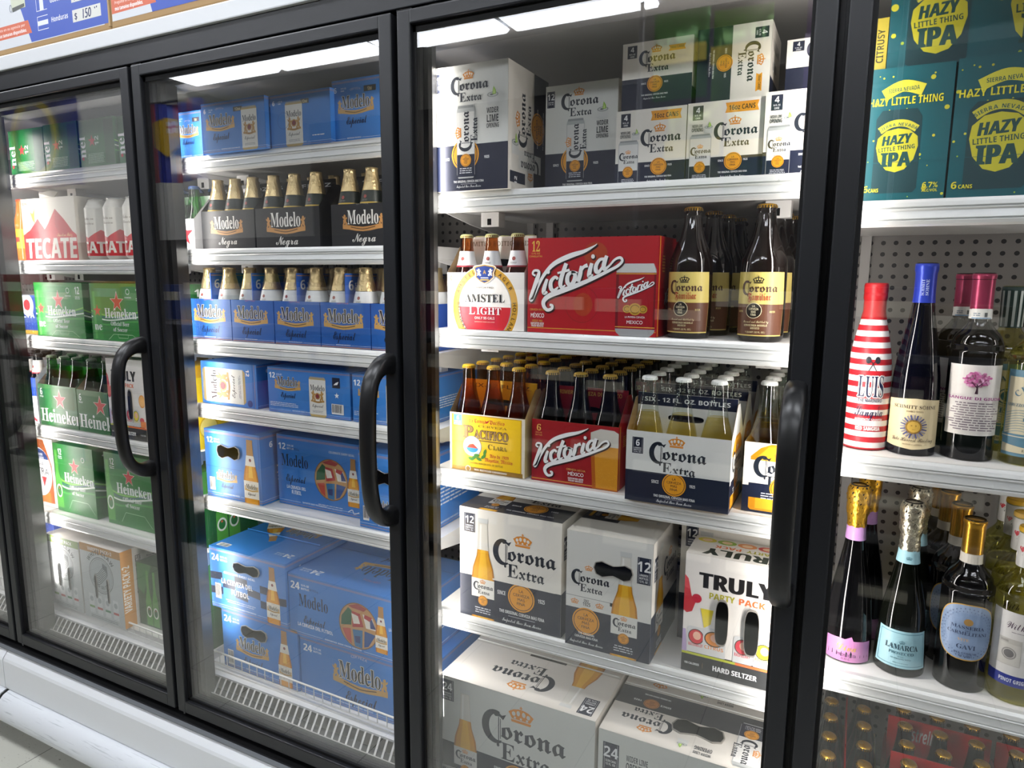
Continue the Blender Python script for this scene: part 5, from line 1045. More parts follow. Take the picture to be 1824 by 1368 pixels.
def lab_fam():
    w, h = .098, .112; A = Art(w, h); A.poly([(w*.03, h), (w*.97, h), (w, h*.52), (w*.96, 0), (w*.04, 0), (0, h*.52)], '#cdbb6a'); A.poly([(0+w*.005, h*.50), (w*.995, h*.50), (w*.955, h*.02), (w*.045, h*.02)], '#5e3a28')
    corona(A, w*.16, h*.69, w*.66, '#4a2f24', '#22201c', None, hole='#cdbb6a'); A.text('Familiar', w*.5, h*.56, h*.10, '#a8341f', 'frak', w=w*.40); A.ell(w*.42, h*.40, w*.14, w*.14, '#e6dcb8'); A.ell(w*.42, h*.40, w*.13, w*.13, '#14110f')
    for i, t in enumerate(('LA', 'CERVEZA', 'MAS', 'FINA')): A.text(t, w*.42, h*(.455-.045*i), h*.033, '#e6dcb8', 'sans', w=w*(.05, .17, .08, .09)[i])
    A.text('IMPORTED', w*.16, h*.37, h*.03, '#c9b87a', w=w*.11); A.text('BEER', w*.74, h*.37, h*.03, '#c9b87a', w=w*.10); A.text('Brewed and Bottled by', w*.46, h*.21, h*.035, '#d8cda0', 'script', w=w*.44); A.text('CERVECERIA MODELO', w*.46, h*.155, h*.03, '#d8cda0', w=w*.40); A.text('MEXICO', w*.46, h*.11, h*.03, '#d8cda0', w=w*.15); A.text('1 QUART (32 FL. OZ.)', w*.46, h*.05, h*.026, '#d8cda0', w=w*.34); return A
fam = bottle('large dark bottle with yellow and brown label', M('#120b08', .06, 0, .6), 'gold', .242, FAM, 1, labelart=lab_fam(), lz=.010, seg=28)
rows = [(1.279, .205), (1.409, .20), (1.299, .30), (1.413, .30), (1.309, .39), (1.420, .39), (1.318, .48), (1.428, .48)]
for i, (x, y) in enumerate(rows):
    lab = f'large dark beer bottle with yellow label, {("front", "second", "third", "fourth")[i//2]} in the {("left", "right")[i%2]} row'
    if i == 0: fam.location = (x, y, 1.39); fam['label'] = lab; fam['group'] = 'large dark bottles'
    else: dup(fam, (x, y, 1.39), None, lab, 'large dark bottles')
clearb = bottle('clear bottle with pale label', 'clear_glass', '#3a3a38', .215, LN, 1.05, neck=(.13, .20, '#b9b9a4', None))
for i, (x, y) in enumerate(((1.355, .545), (1.24, .56), (1.485, .53))):
    lab = f'pale-labelled bottle at the back of the shelf, {("between the dark bottle rows", "behind the red carton", "behind the right stile")[i]}'
    if i == 0: clearb.location = (x, y, 1.39); clearb['label'] = lab; clearb['group'] = 'pale bottles at the back'
    else: dup(clearb, (x, y, 1.39), None, lab, 'pale bottles at the back')
# lower shelves of the third door
carton('white and navy twelve bottle carton with a bottle picture, left on the fourth shelf', .808, .140, .745, .246, .19, .254, CREAM, f_cor12bot, f_cor12right, f_cor12top, True, name='beer_carton')
carton('white carton with a dark handle hole left of the fruit-printed carton', 1.070, .128, .746, .179, .21, .248, CREAM, f_cor12end, f_cor12right, f_cor12endtop, slots=(('front', .56, .725, .44, .13, BEAN),), name='beer_carton')
carton('white seltzer carton with fruit pictures and two upright handle slots', 1.308, .143, .745, .20, .10, .24, '#dedad3', f_truly, None, f_trulytop, slots=(('front', .36, .475, .115, .36, OVAL), ('front', .63, .445, .125, .36, OVAL)), name='seltzer_carton')
carton('white twelve bottle carton standing behind the fruit-printed seltzer carton', 1.272, .262, .745, .215, .24, .264, CREAM, f_cor12bot, f_cor12right, f_cor12top, True, name='beer_carton')
carton('large white twenty-four bottle carton with upside-down lettering on its top', .775, .105, .336, .374, .262, .268, '#d4d5cf', f_cor24bot, f_side_cream, f_cor24bottop, name='beer_carton', flap=.64)
carton('white twenty-four can carton with a handle slot in its navy-striped top', 1.156, .107, .336, .34, .262, .256, '#d4d5cf', f_cor24can, f_side_cream, f_cor24cantop, slots=(('top', .46, .70, .30, .18, BEAN),), name='beer_carton', flap=.665)
carton('white twenty-four can carton at the back behind the slotted one', 1.150, .44, .335, .34, .19, .21, '#d4d5cf', f_cor24can, f_side_cream, f_cor24cantop, name='beer_carton')

# ---------------------------------------------------------------- second door: blue and black packs
GB = 'blue cartons of the second door'
carton('bright blue six can carton, leftmost on its top shelf under the lamp glare', -.056, .150, 1.797, .104, .125, .116, BLUE, (f_mod6can, False, True, True), f_blueside, group=GB, name='beer_carton')
carton('blue six can carton with a can picture, second on the top shelf', .083, .122, 1.7975, .212, .125, .118, BLUE, f_mod6can, f_blueside, group=GB, name='beer_carton')
carton('creased blue six can carton, third on its top shelf, can without emblem', .300, .135, 1.7975, .180, .125, .118, BLUE, (f_mod6can, True, False), f_blueside, group=GB, name='beer_carton')
carton('blue six can carton nearest the right stile on the top shelf', .474, .150, 1.797, .132, .125, .134, BLUE, (f_mod6can, False, True), f_blueside, group=GB, name='beer_carton')
carton('blue six can carton behind the right stile, end of top shelf', .612, .160, 1.797, .088, .125, .130, BLUE, (f_mod6can, False, True), f_blueside, group=GB, name='beer_carton')
for nm, x, w in (('left', .026, .188), ('middle', .219, .205), ('right', .460, .190)):
    lane(x, .150, 1.567, w, .126, 1, .096, .165, '#17181b', f_negra, 'dark bottle with gold foil neck', f'{nm} black carrier, of three in a row', P_neg, F_neg, 'gold foil bottles on the black carriers', 'black carriers', '#141518', panel_txt('#1a1b1e', None, '6 12 FL OZ', WHITE), ins='#2a2622')
for i, nm in enumerate(('first', 'second', 'third', 'fourth', 'fifth')):
    lane(-.036+.1505*i, .152, 1.332, .148, .205, 1, .107, .175, '#2a5cb4', f_especial6, 'gold foil bottle', f'{nm} blue carrier from the left, end-on', P_esp, F_esp, 'gold foil bottles in the blue carriers', 'blue carriers', '#2a5cb4', lambda w, h: (lambda A: (A.bg('#2a5cb4'), A.rect(0, h*.9, w, h*.93, '#b9875c'), A.text('6', w*.10, h*.42, h*.34, WHITE), A.text('12 FL OZ', w*.27, h*.56, h*.12, WHITE, w=w*.2), A.text('BOTTLES', w*.27, h*.40, h*.12, WHITE, w=w*.2)) and A)(Art(w, h)), None, 'y', 2, 3, ins='#3a3f55')
carton('blue twelve can carton with a can picture turned on its side', -.012, .150, 1.158, .206, .27, .115, BLUE, f_mod12canend, f_blueside, f_bluetop, group=GB, name='beer_carton')
carton('blue carton set back in the gap right of the sideways can picture', .200, .30, 1.158, .20, .2, .115, BLUE, f_mod12can, f_blueside, f_bluetop, group=GB, name='beer_carton')
carton('blue twelve can carton with can and barcode, middle of the fourth shelf', .234, .150, 1.158, .265, .145, .115, BLUE, f_mod12can, f_blueside, f_bluetop, group=GB, name='beer_carton')
carton('blue twelve can carton partly behind the second pull handle', .507, .150, 1.158, .19, .27, .115, BLUE, f_mod12can, f_blueside, f_bluetop, group=GB, name='beer_carton')
carton('blue twelve bottle carton with a handle hole, left on the fifth shelf', -.012, .147, .898, .208, .27, .190, BLUE, f_mod12botend, f_blueside, f_bluetop, slots=(('front', .44, .70, .40, .20, BEAN),), group=GB, name='beer_carton')
carton('blue carton printed with a football, middle of the fifth shelf', .213, .190, .898, .274, .205, .190, BLUE, f_mod12futbol, f_blueside, f_bluetop, group=GB, name='beer_carton')
carton('blue twelve bottle carton behind the lower end of the second handle', .520, .148, .898, .18, .27, .190, BLUE, f_mod12botend, f_blueside, f_bluetop, slots=(('front', .44, .70, .40, .20, BEAN),), group=GB, name='beer_carton')
carton('blue twenty-four pack with checkered print, upper left of the bottom stack', -.026, .150, .566, .288, .40, .180, BLUE, f_mod24end, f_blueside, f_mod24top, slots=(('front', .50, .76, .34, .17, BEAN),), group=GB, name='beer_carton', flap=.34)
carton('blue twenty-four pack behind the wire fence, lower left of the stack', .002, .156, .386, .287, .40, .178, BLUE, f_mod24low, f_blueside, None, slots=(('front', .44, .72, .34, .20, BEAN),), group=GB, name='beer_carton')
carton('blue twenty-four pack with football print, upper right of the bottom stack', .266, .156, .552, .40, .27, .172, BLUE, f_mod24futbol, f_blueside, f_mod24topw, group=GB, name='beer_carton')
carton('blue twenty-four pack with large emblem, lower right of the bottom stack', .294, .160, .386, .40, .27, .164, BLUE, f_mod24lowfront, f_blueside, None, group=GB, name='beer_carton')

# ---------------------------------------------------------------- first door: green packs
GG = 'green cartons of the first door'
carton('dark green carton lying flat, leftmost on its top shelf', -.806, .150, 1.800, .176, .27, .132, HGREEN, f_heiflat, f_hei12side, group=GG, name='beer_carton')
carton('dark green carton lying flat, second on the top shelf', -.626, .150, 1.800, .162, .27, .134, HGREEN, f_heiflat, f_hei12side, group=GG, name='beer_carton')
carton('dark green carton lying flat, third on the top shelf', -.455, .150, 1.800, .155, .27, .132, HGREEN, f_heiflat, f_hei12side, group=GG, name='beer_carton')
carton('dark green carton beside the first door stile, end of the top shelf', -.290, .155, 1.800, .160, .27, .130, HGREEN, f_heiflat, f_hei12side, group=GG, name='beer_carton')
carton('cream and red carton with a mountain print, torn at its top', -.780, .152, 1.542, .270, .20, .187, '#d6cfc0', f_tecate, None, name='beer_carton')
m = MB(); m.mesh([(.10, .002, .186), (.17, .002, .186), (.175, .012, .203), (.145, .006, .208), (.105, -.004, .200), (.10, .0035, .186), (.17, .0035, .186), (.175, .0135, .203), (.145, .0075, .208), (.105, -.0025, .200)], [(0, 1, 2, 3, 4), (9, 8, 7, 6, 5), (0, 5, 6, 1), (1, 6, 7, 2), (2, 7, 8, 3), (3, 8, 9, 4), (4, 9, 5, 0)], '#d6cfc0'); m.build('torn_flap', bpy.data.objects['beer_carton.%03d' % (sum(o.name.startswith('beer_carton') for o in C.objects)-1)])
def tallcan(label, x, first=[None]):
    if first[0] is None:
        o = empty('tall_can', label, 'can', (x, .198, 1.542), 0, 'tall red cans'); h = .177; r = .0415
        p = [(.0002, 0), (.030, 0), (.036, .004), (r, .012), (r, .150), (.033, .167), (.0315, .170), (.0315, .174)]
        m = MB(); m.lathe(p, '#c9c6bc', 32); on_cyl(m, mkart(f_tecatecan, .215, .136), prof_r(p), .013); m.build('can_body', o)
        m = MB(); m.lathe([(.0316, .1735), (.0330, .175), (.0322, .1765), (.0300, .176), (.0285, .172), (.0002, .1718)], 'steel', 28); m.build('can_lid', o); first[0] = o
    else: dup(first[0], (x, .198, 1.542), None, label)
for i, x in enumerate((-.462, -.374, -.286, -.198)): tallcan(f'tall cream and red can, {("first", "second", "third", "fourth")[i]} from the torn carton', x)
carton('green twelve can carton with red star, left on the third shelf', -.752, .150, 1.309, .245, .14, .167, HGREEN, f_hei12can, f_hei12side, group=GG, name='beer_carton')
carton('green twelve can carton with red star beside the first door stile', -.470, .150, 1.309, .245, .14, .167, HGREEN, f_hei12can, f_hei12side, group=GG, name='beer_carton')
carton('green twelve can carton seen past the mullion left of the blue carriers', -.215, .150, 1.309, .170, .14, .167, HGREEN, f_hei12can, f_hei12side, group=GG, name='beer_carton')
lane(-.784, .150, 1.019, .200, .128, 1, .134, .19, '#23652f', f_hei6, 'green bottle', 'left green carrier, red star', P_hei, F_hei, 'green bottles', 'green carriers', '#2a7d38', None)
lane(-.580, .150, 1.019, .152, .128, 1, .131, .19, '#23652f', f_hei6, 'green bottle', 'green carrier beside the seltzer carton, red star', P_hei, F_hei, 'green bottles', 'green carriers', '#2a7d38', None, nx=2, artw=.2)
carton('white seltzer carton with fruit print behind the first pull handle', -.420, .148, 1.019, .165, .13, .238, '#dedad3', f_truly, None, f_trulytop, slots=(('front', .36, .475, .115, .36, OVAL), ('front', .63, .445, .125, .36, OVAL)), name='seltzer_carton')
carton('yellow lemonade carton seen past the mullion, left of the blue can cartons', -.235, .150, 1.019, .190, .2, .235, '#e2c21e', f_yellow, f_yellow, name='lemonade_carton')
carton('green twelve bottle carton with red star, left on the fifth shelf', -.768, .168, .725, .208, .20, .230, HGREEN, f_hei12bot, f_hei12side, group=GG, name='beer_carton')
carton('green twelve bottle carton with red star below the first pull handle', -.508, .172, .725, .222, .20, .230, HGREEN, f_hei12bot, f_hei12side, group=GG, name='beer_carton')
carton('green carton seen past the mullion left of the blue bottle cartons', -.255, .155, .725, .200, .20, .225, HGREEN, f_hei12bot, f_heidark, group=GG, name='beer_carton')
carton('grey seltzer carton with green top band and round wave emblem', -.785, .126, .4125, .178, .30, .242, '#c6c6c0', f_claw, None, f_clawtop, slots=(('front', .36, .46, .045, .30, OVAL), ('front', .66, .44, .045, .30, OVAL)), name='seltzer_carton')
carton('pale seltzer carton with orange band standing in front right of its twin', -.592, .122, .4125, .200, .30, .250, '#cbc7c0', (f_claw, '#b9832f', 'VARIETY PACK+2'), f_clawside, f_clawtop, slots=(('front', .36, .46, .045, .30, OVAL), ('front', .66, .44, .045, .30, OVAL)), name='seltzer_carton')
carton('dark green bottle carton right of the orange-banded seltzer carton', -.388, .170, .4125, .14, .27, .205, '#174f24', f_heidark, f_hei12side, group=GG, name='beer_carton')
carton('dark green bottle carton at the far right of the first bottom deck', -.240, .150, .4125, .185, .27, .275, '#174f24', f_hei12bot, f_heidark, group=GG, name='beer_carton')
carrier('white and blue carrier with red star left of the black carriers', -.19, .152, 1.542, .185, .126, .105, .170, '#e0e0e0', lambda w, h: (lambda A: (A.sub(f_zero(w*.55, h), w*.45, 0)) or A)(Art(w, h)), None, group='white carriers')
fill(P_zero, F_zero, -.19, .152, 1.542, .185, .126, 3, 2, 'green bottle with blue cap', 'the white red-star carrier', 'green bottles with blue caps')

# beyond the far left mullion
P_or, F_or = proto('orange soda bottle', M('#d9741a', .1), '#c23a2a', .195, LN, 1.0, labelart=(lambda A: (A.bg('#e8a021'), A.rect(.01, .02, .03, .035, '#c8321f'), A.rect(.045, .02, .065, .035, '#c8321f')) and A)(Art(.09, .06)), lz=.04)
for i, (x, y) in enumerate(((-.85, .19), (-.795, .235), (-.86, .26))):
    lab = f'orange soda bottle left of the torn red carton, {("front", "right", "back")[i]} one'
    if i == 0: P_or.location = (x, y, 1.542); P_or['label'] = lab; P_or['group'] = 'orange soda bottles'
    else: dup(P_or, (x, y, 1.542), None, lab, 'orange soda bottles')
def bluecan(w, h):
    A = Art(w, h); A.bg('#2a4a9a'); A.rect(0, 0, w, h*.1, '#c9a03a'); A.ell(w*.7, h*.75, w*.2, w*.2, '#d8dbe0'); A.ell(w*.7, h*.75, w*.1, w*.1, '#c8323a'); A.text('SALVA', w*.6, h*.42, h*.16, WHITE, 'sans', w=w*.6); A.stroke([(w*.2, h*.95), (w*.1, h*.5), (w*.3, h*.1)], w*.05, '#c9a03a'); return A
carton('blue and white can carton left of the green can cartons', -.96, .17, 1.309, .178, .13, .125, '#cfd5df', bluecan, bluecan, name='beer_carton')
lane(-.985, .150, 1.019, .190, .126, 1, .15, .2, '#dfe3ea', f_bluewhite, 'white-necked dark bottle', 'white and blue carrier, red stripes, far left', P_bud, F_bud, 'dark bottles far left', 'white carriers', '#dfe3ea', None)
carton('white carton with a brown bottle picture left of the green bottle cartons', -.955, .175, .725, .172, .2, .235, '#e6e2dd', f_ultra, f_ultra, name='beer_carton')
carton('blue and white carton at the far left of the bottom row', -.99, .18, .385, .16, .26, .295, '#dfe3ea', f_bluewhite, f_bluewhite, f_bluetop, name='beer_carton')

# ---------------------------------------------------------------- fourth door: teal cartons and wine
GT = 'teal cartons on the top shelf'
carton('teal and yellow six can carton at the left of the lower teal row', 1.5545, .160, 1.622, .116, .19, .204, TEAL, f_ipa, None, group=GT, name='beer_carton')
carton('teal and yellow six can carton at the right of the lower teal row', 1.6735, .160, 1.622, .150, .19, .206, TEAL, f_ipa, None, group=GT, name='beer_carton')
carton('wide teal carton with a large yellow badge stacked on the lower teal ones', 1.577, .180, 1.829, .30, .17, .118, TEAL, (f_ipa, True), None, group=GT, name='beer_carton')
carton('narrow mustard and teal carton at the left of the upper teal one', 1.53, .20, 1.829, .046, .15, .085, TEAL, f_citrus, None, name='beer_carton')

def wine(name, label, cat, prof, glass, parts, loc, seg=32):
    p = prof; o = empty(name, label, cat, loc); m = MB(); m.lathe(p, glass, seg); m.build('bottle_glass', o); rf = prof_r(p)
    for pn, kind, *a in parts:
        m = MB()
        if kind == 'sleeve':
            z0, z1, c = a[:3]; n = 12; top = a[3] if len(a) > 3 else True; md = a[4] if len(a) > 4 else None
            m.lathe([(rf(z0+(z1-z0)*i/n)+.0009, z0+(z1-z0)*i/n) for i in range(n+1)]+([(.0002, z1+.0008)] if top else []), c, seg, mod=md)
            if len(a) > 5: on_cyl(m, a[5], rf, a[6], base=.0012)
        elif kind == 'label': on_cyl(m, a[0], rf, a[1], base=.0007)
        m.build(pn, o)
    return o
def rowcopies(o, pts, label, group, z):
    o['group'] = group
    for i, (x, y) in enumerate(pts): dup(o, (x, y, z), None, f'{label}, {("directly behind the front one", "third in its row", "fourth in its row", "fifth in its row")[i]}', group)
foilmod = lambda a, j: 1+.05*math.sin(7*a+2*j)+.035*math.sin(13*a-3*j)
ZW = 1.211
# red and white striped sangria
SG = smooth_prof([(.0002, 0), (.031, 0), (.0350, .004), (.0355, .05), (.0352, .11), (.033, .15), (.027, .19), (.0195, .222), (.0165, .236), (.0165, .262), (.0175, .264), (.0175, .280), (.0165, .283)], 3)
def lab_luis():
    w, h = .145, .13; A = Art(w, h); c = w/2
    A.text('LUIS', c, h*.62, h*.27, '#1d2444', 'serif', w=.040, out='#e9e6e2', ow=.03); A.text('THE MARINERO', c, h*.55, h*.045, '#1d2444', 'sans', w=.037); A.text('Sangría', c, h*.36, h*.13, '#1d2444', 'script', w=.044); A.text('AUTHENTIC SPANISH', c, h*.30, h*.035, '#e9e3df', 'sans', w=.043); A.text('RED SANGRIA', c, h*.175, h*.05, '#f0ece8', 'sans', w=.038, bold=.02)
    for s in (-1, 1): A.stroke([(c-s*.006, h*.96), (c+s*.0008, h*1.06), (c+s*.007, h*1.12)], .0012, '#22242c', False); A.ell(c+s*.0075, h*1.10, .0045, .006, '#22242c', 12)
    return A
o = empty('sangria_bottle', 'red and white striped bottle with red screw cap, leftmost on the wine shelf', 'wine bottle', (1.591, .215, ZW)); m = MB(); rf = prof_r(SG)
zs = [0, .004]+[.004+.0095*i for i in range(1, 24)]
for i, (a, b) in enumerate(zip(zs, zs[1:])): m.lathe([(rf(a+(b-a)*t/3), a+(b-a)*t/3) for t in range(4)], '#e9e5e2' if i % 2 else '#b5222c', 32)
m.lathe([(.0002, 0), (rf(0.0005), .0005)], '#b5222c', 32); on_cyl(m, lab_luis(), rf, .012, base=.0006, ang0=.12); m.build('striped_bottle', o)
m = MB(); m.lathe([(rf(.2225)+.0009, .2225), (rf(.236)+.0009, .236), (rf(.258)+.0009, .258)], '#a3161c', 32); m.lathe([(.0176, .2555), (.0182, .258), (.0182, .266), (.0176, .2665), (.0183, .2685), (.0183, .279), (.0172, .2832), (.0002, .2836)], '#a8181e', 40, mod=lambda a, j: 1+.012*math.cos(20*a)); m.build('screw_cap', o)
rowcopies(o, ((1.592, .30),), 'striped sangria bottle with red cap', 'striped sangria bottles', ZW)
# dark blue riesling bottle
RS = smooth_prof([(.0002, 0), (.033, 0), (.0362, .005), (.0365, .05), (.0362, .10), (.034, .135), (.028, .18), (.0215, .215), (.0172, .245), (.0152, .262), (.015, .300), (.0163, .302), (.0163, .314), (.0153, .317)], 3)
def lab_schmitt():
    w, h = .092, .086; A = Art(w, h); A.poly([(0, h*.06), (w*.5, 0), (w, h*.06), (w, h*.96), (w*.5, h), (0, h*.96)], '#d9c9a0'); A.text('SCHMITT SÖHNE', w*.5, h*.80, h*.065, '#54483a', 'serif', w=w*.72); A.text('FAMILY WINES', w*.5, h*.73, h*.03, '#7a6a50', 'serif', w=w*.26)
    cx, cy = w*.5, h*.45
    for i in range(24): a = 2*PI*i/24; A.poly([(cx+.009*math.cos(a-.15), cy+.009*math.sin(a-.15)), (cx+.020*math.cos(a-.05), cy+.020*math.sin(a-.05)), (cx+.020*math.cos(a+.05), cy+.020*math.sin(a+.05)), (cx+.009*math.cos(a+.15), cy+.009*math.sin(a+.15))], '#4f5480' if i % 2 else '#8f8a94')
    A.ell(cx, cy, .0118, .0118, '#8f6f34'); A.ell(cx, cy, .0098, .0098, '#c6a24a'); A.ring(cx, cy, .0098, .0098, .0006, '#8a6a2a'); A.ell(cx-.003, cy+.002, .0012, .0007, '#7a5a24', 8); A.ell(cx+.003, cy+.002, .0012, .0007, '#7a5a24', 8); A.rect(cx-.002, cy-.0045, cx+.002, cy-.004, '#7a5a24')
    A.text('Late Harvest Riesling', w*.5, h*.16, h*.075, '#4a4038', 'script', w=w*.68); A.text('INTENSE & LAYERED', w*.5, h*.09, h*.025, '#7a6a50', 'sans', w=w*.30); return A
cap = Art(.03, .05)
for i, t in enumerate(('SCHMITT', 'SOHNE')): cap.text(t, .013+.006*i, .022, .0042, '#a9b4dc', 'serif', rot=90, w=.026)
o = wine('riesling_bottle', 'slim dark blue bottle with blue capsule and sun label', 'wine bottle', RS, 'blue_glass', [('capsule', 'sleeve', .252, .3155, M('#2b3fae', .3, .3), True, None, cap, .255), ('paper_label', 'label', lab_schmitt(), .010)], (1.662, .212, ZW))
rowcopies(o, ((1.668, .295),), 'slim dark blue riesling bottle', 'slim blue bottles', ZW)
# dark red wine bottle with pink tree
BX = smooth_prof([(.0002, 0), (.034, 0), (.0370, .005), (.0374, .03), (.0374, .172), (.0368, .184), (.032, .200), (.022, .213), (.0165, .222), (.0150, .232), (.0148, .288), (.0160, .290), (.0160, .298), (.0148, .301)], 3)
def lab_tree():
    w, h = .086, .114; A = Art(w, h); A.bg('#dedad4'); cx = w*.5; random.seed(4)
    for i in range(150):
        a = random.random()*2*PI; r = math.sqrt(random.random()); A.ell(cx+.0165*r*math.cos(a), h*.77+.012*r*math.sin(a)+.003, .0013+.0016*random.random(), .0012+.0012*random.random(), random.choice(('#d58ab4', '#c46a9e', '#e0a6c8', '#b85a92')), 6)
    A.stroke([(cx, h*.60, .004), (cx+.0005, h*.67, .0022), (cx, h*.74, .0012)], 0, '#3a2230'); A.stroke([(cx, h*.69, .0014), (cx-.006, h*.76, .0007)], 0, '#3a2230', False); A.stroke([(cx, h*.69, .0014), (cx+.007, h*.77, .0007)], 0, '#3a2230', False)
    A.text('SANGUE DI GIUDA', cx, h*.515, h*.04, '#8e3a78', 'sans', w=w*.78, bold=.02); A.lines(cx, h*.46, w*.76, 12, h*.034, '#6a5a66', .35); return A
ft = Art(.03, .016); ft.bg('#d9d8d2'); ft.rect(.001, .0005, .029, .002, '#3d7aa8'); ft.lines(.008, .008, .010, 2, .003, '#667'+'788'); ft.rect(.018, .003, .022, .010, '#555'+'a5a')
o = wine('red_wine_bottle', 'dark wine bottle with pink capsule and pink tree label', 'wine bottle', BX, 'dark_glass', [('capsule', 'sleeve', .243, .2995, M('#a03a58', .3, .5)), ('neck_band', 'sleeve', .228, .2435, '#d5d5d0', False, None, ft, .228), ('paper_label', 'label', lab_tree(), .042)], (1.743, .218, ZW))
rowcopies(o, ((1.73, .31),), 'dark wine bottle', 'pink capsule wine bottles', ZW)
def lab_gran():
    w, h = .095, .137; A = Art(w, h); A.bg('#5d8597'); A.poly([(w*.03, h*.20), (w*.97, h*.20), (w*.97, h*.92), (w*.03, h*.92)], '#cfc5a6')
    for i in range(9): A.stroke([(w*.04, h*(.25+.03*i)), (w*.3, h*(.30+.03*i)), (w*.7, h*(.24+.03*i)), (w*.96, h*(.29+.03*i))], h*.006, '#6c8f9c')
    A.arc('CHARME', w*.5, h*.55, h*.24, 90, h*.065, '#4a6f82', 'serif'); A.ell(w*.5, h*.60, w*.14, w*.14, '#cfc5a6'); A.ring(w*.5, h*.60, w*.14, w*.14, w*.02, '#4a7082'); A.ell(w*.5, h*.60, w*.09, w*.09, '#3f6d82'); A.text('ABRUZZO', w*.18, h*.58, h*.035, '#4a6f82', 'serif', w=w*.26); A.arc('GRAN', w*.5, h*.66, h*.27, 270, h*.06, '#4a6f82', 'serif', inside=True)
    A.rect(0, h*.20, w, h*.26, '#5d8597'); A.rect(0, h*.225, w, h*.235, '#d5cdb2'); A.poly([(w*.03, h*.04), (w*.97, h*.04), (w*.97, h*.14), (w*.5, h*.10), (w*.03, h*.14)], '#cfc5a6'); A.text('EDIZIONE', w*.5, h*.06, h*.03, '#5a5a4a', 'serif', w=w*.3); return A
PW = scaled(BX, 1.04, .93)
st = Art(.1, .06)
for i in range(12): st.rect(.008*i, 0, .008*i+.0035, .06, '#b9c2bd')
o = wine('white_wine_bottle', 'pale wine bottle with striped green capsule and ornate blue label', 'wine bottle', PW, 'pale_wine', [('capsule', 'sleeve', .210, .2785, '#27423f', True, None, st, .212), ('paper_label', 'label', lab_gran(), .014)], (1.826, .220, ZW))
rowcopies(o, ((1.80, .315),), 'pale wine bottle with striped capsule', 'striped capsule wine bottles', ZW)
ZP = .820
SPK = smooth_prof([(.0002, 0), (.036, 0), (.0400, .005), (.0405, .02), (.0385, .06), (.0365, .085), (.034, .115), (.028, .150), (.0215, .185), (.0168, .215), (.0150, .240), (.0150, .262), (.0172, .270), (.0176, .290), (.0185, .305), (.0165, .318), (.012, .322)], 3)
def lab_pink():
    w, h = .088, .050; A = Art(w, h); A.poly([(0, 0), (w, 0), (w, h*.78), (w*.62, h*.80), (w*.58, h*.96), (w*.46, h*.84), (w*.36, h*.86), (0, h*.80)], '#c282b4'); A.text('Diva', w*.5, h*.42, h*.26, '#c9a24a', 'script', w=w*.36); A.text('PROSECCO', w*.5, h*.20, h*.10, '#6a3a66', 'sans', w=w*.34); A.text('D.O.C.', w*.5, h*.07, h*.08, '#6a3a66', 'sans'); return A
swirl = [(-.02+.008*i) for i in range(8)]
o = wine('sparkling_wine_bottle', 'dark sparkling bottle with gold foil and pink label', 'wine bottle', SPK, 'dark_glass', [('foil', 'sleeve', .246, .3205, 'goldfoil', True, foilmod), ('neck_band', 'sleeve', .222, .247, '#b488bd', False), ('paper_label', 'label', lab_pink(), .003)], (1.592, .212, ZP))
rowcopies(o, ((1.612, .315),), 'sparkling bottle with gold foil', 'gold foil bottles', ZP)
def lab_marca():
    w, h = .086, .066; A = Art(w, h); A.bg('#9cc6d0'); 
    for a, b, c, d in ((.05, .06, .95, .075), (.05, .925, .95, .94), (.05, .06, .06, .94), (.94, .06, .95, .94)): A.rect(w*a, h*b, w*c, h*d, '#4a7f8f')
    crown(A, w*.5, h*.66, w*.11, '#3f6a78', '#9cc6d0'); A.text('LAMARCA', w*.5, h*.50, h*.14, '#1d3a48', 'serif', w=w*.60); A.text('PROSECCO', w*.5, h*.37, h*.075, '#2f5a68', 'serif', w=w*.44); A.text('D.O.C.', w*.5, h*.30, h*.035, '#2f5a68', 'serif'); A.text('SPARKLING WINE', w*.5, h*.24, h*.035, '#2f5a68', 'serif', w=w*.36); A.text('PRODUCT OF ITALY', w*.5, h*.13, h*.025, '#2f5a68', 'serif', w=w*.26); return A
SP2 = scaled(SPK, 1.0, .947)
nb = Art(.03, .02); crown(nb, .015, .006, .009, '#3f6a78', '#9cc6d0')
o = wine('sparkling_wine_bottle', 'dark sparkling bottle with silver foil and light blue label', 'wine bottle', SP2, 'olive_glass', [('foil', 'sleeve', .219, .3035, 'silverfoil', True, foilmod), ('neck_band', 'sleeve', .197, .220, '#9cc6d0', False, None, nb, .198), ('paper_label', 'label', lab_marca(), .016)], (1.676, .208, ZP))
rowcopies(o, ((1.694, .310),), 'sparkling bottle with silver foil', 'silver foil bottles', ZP)
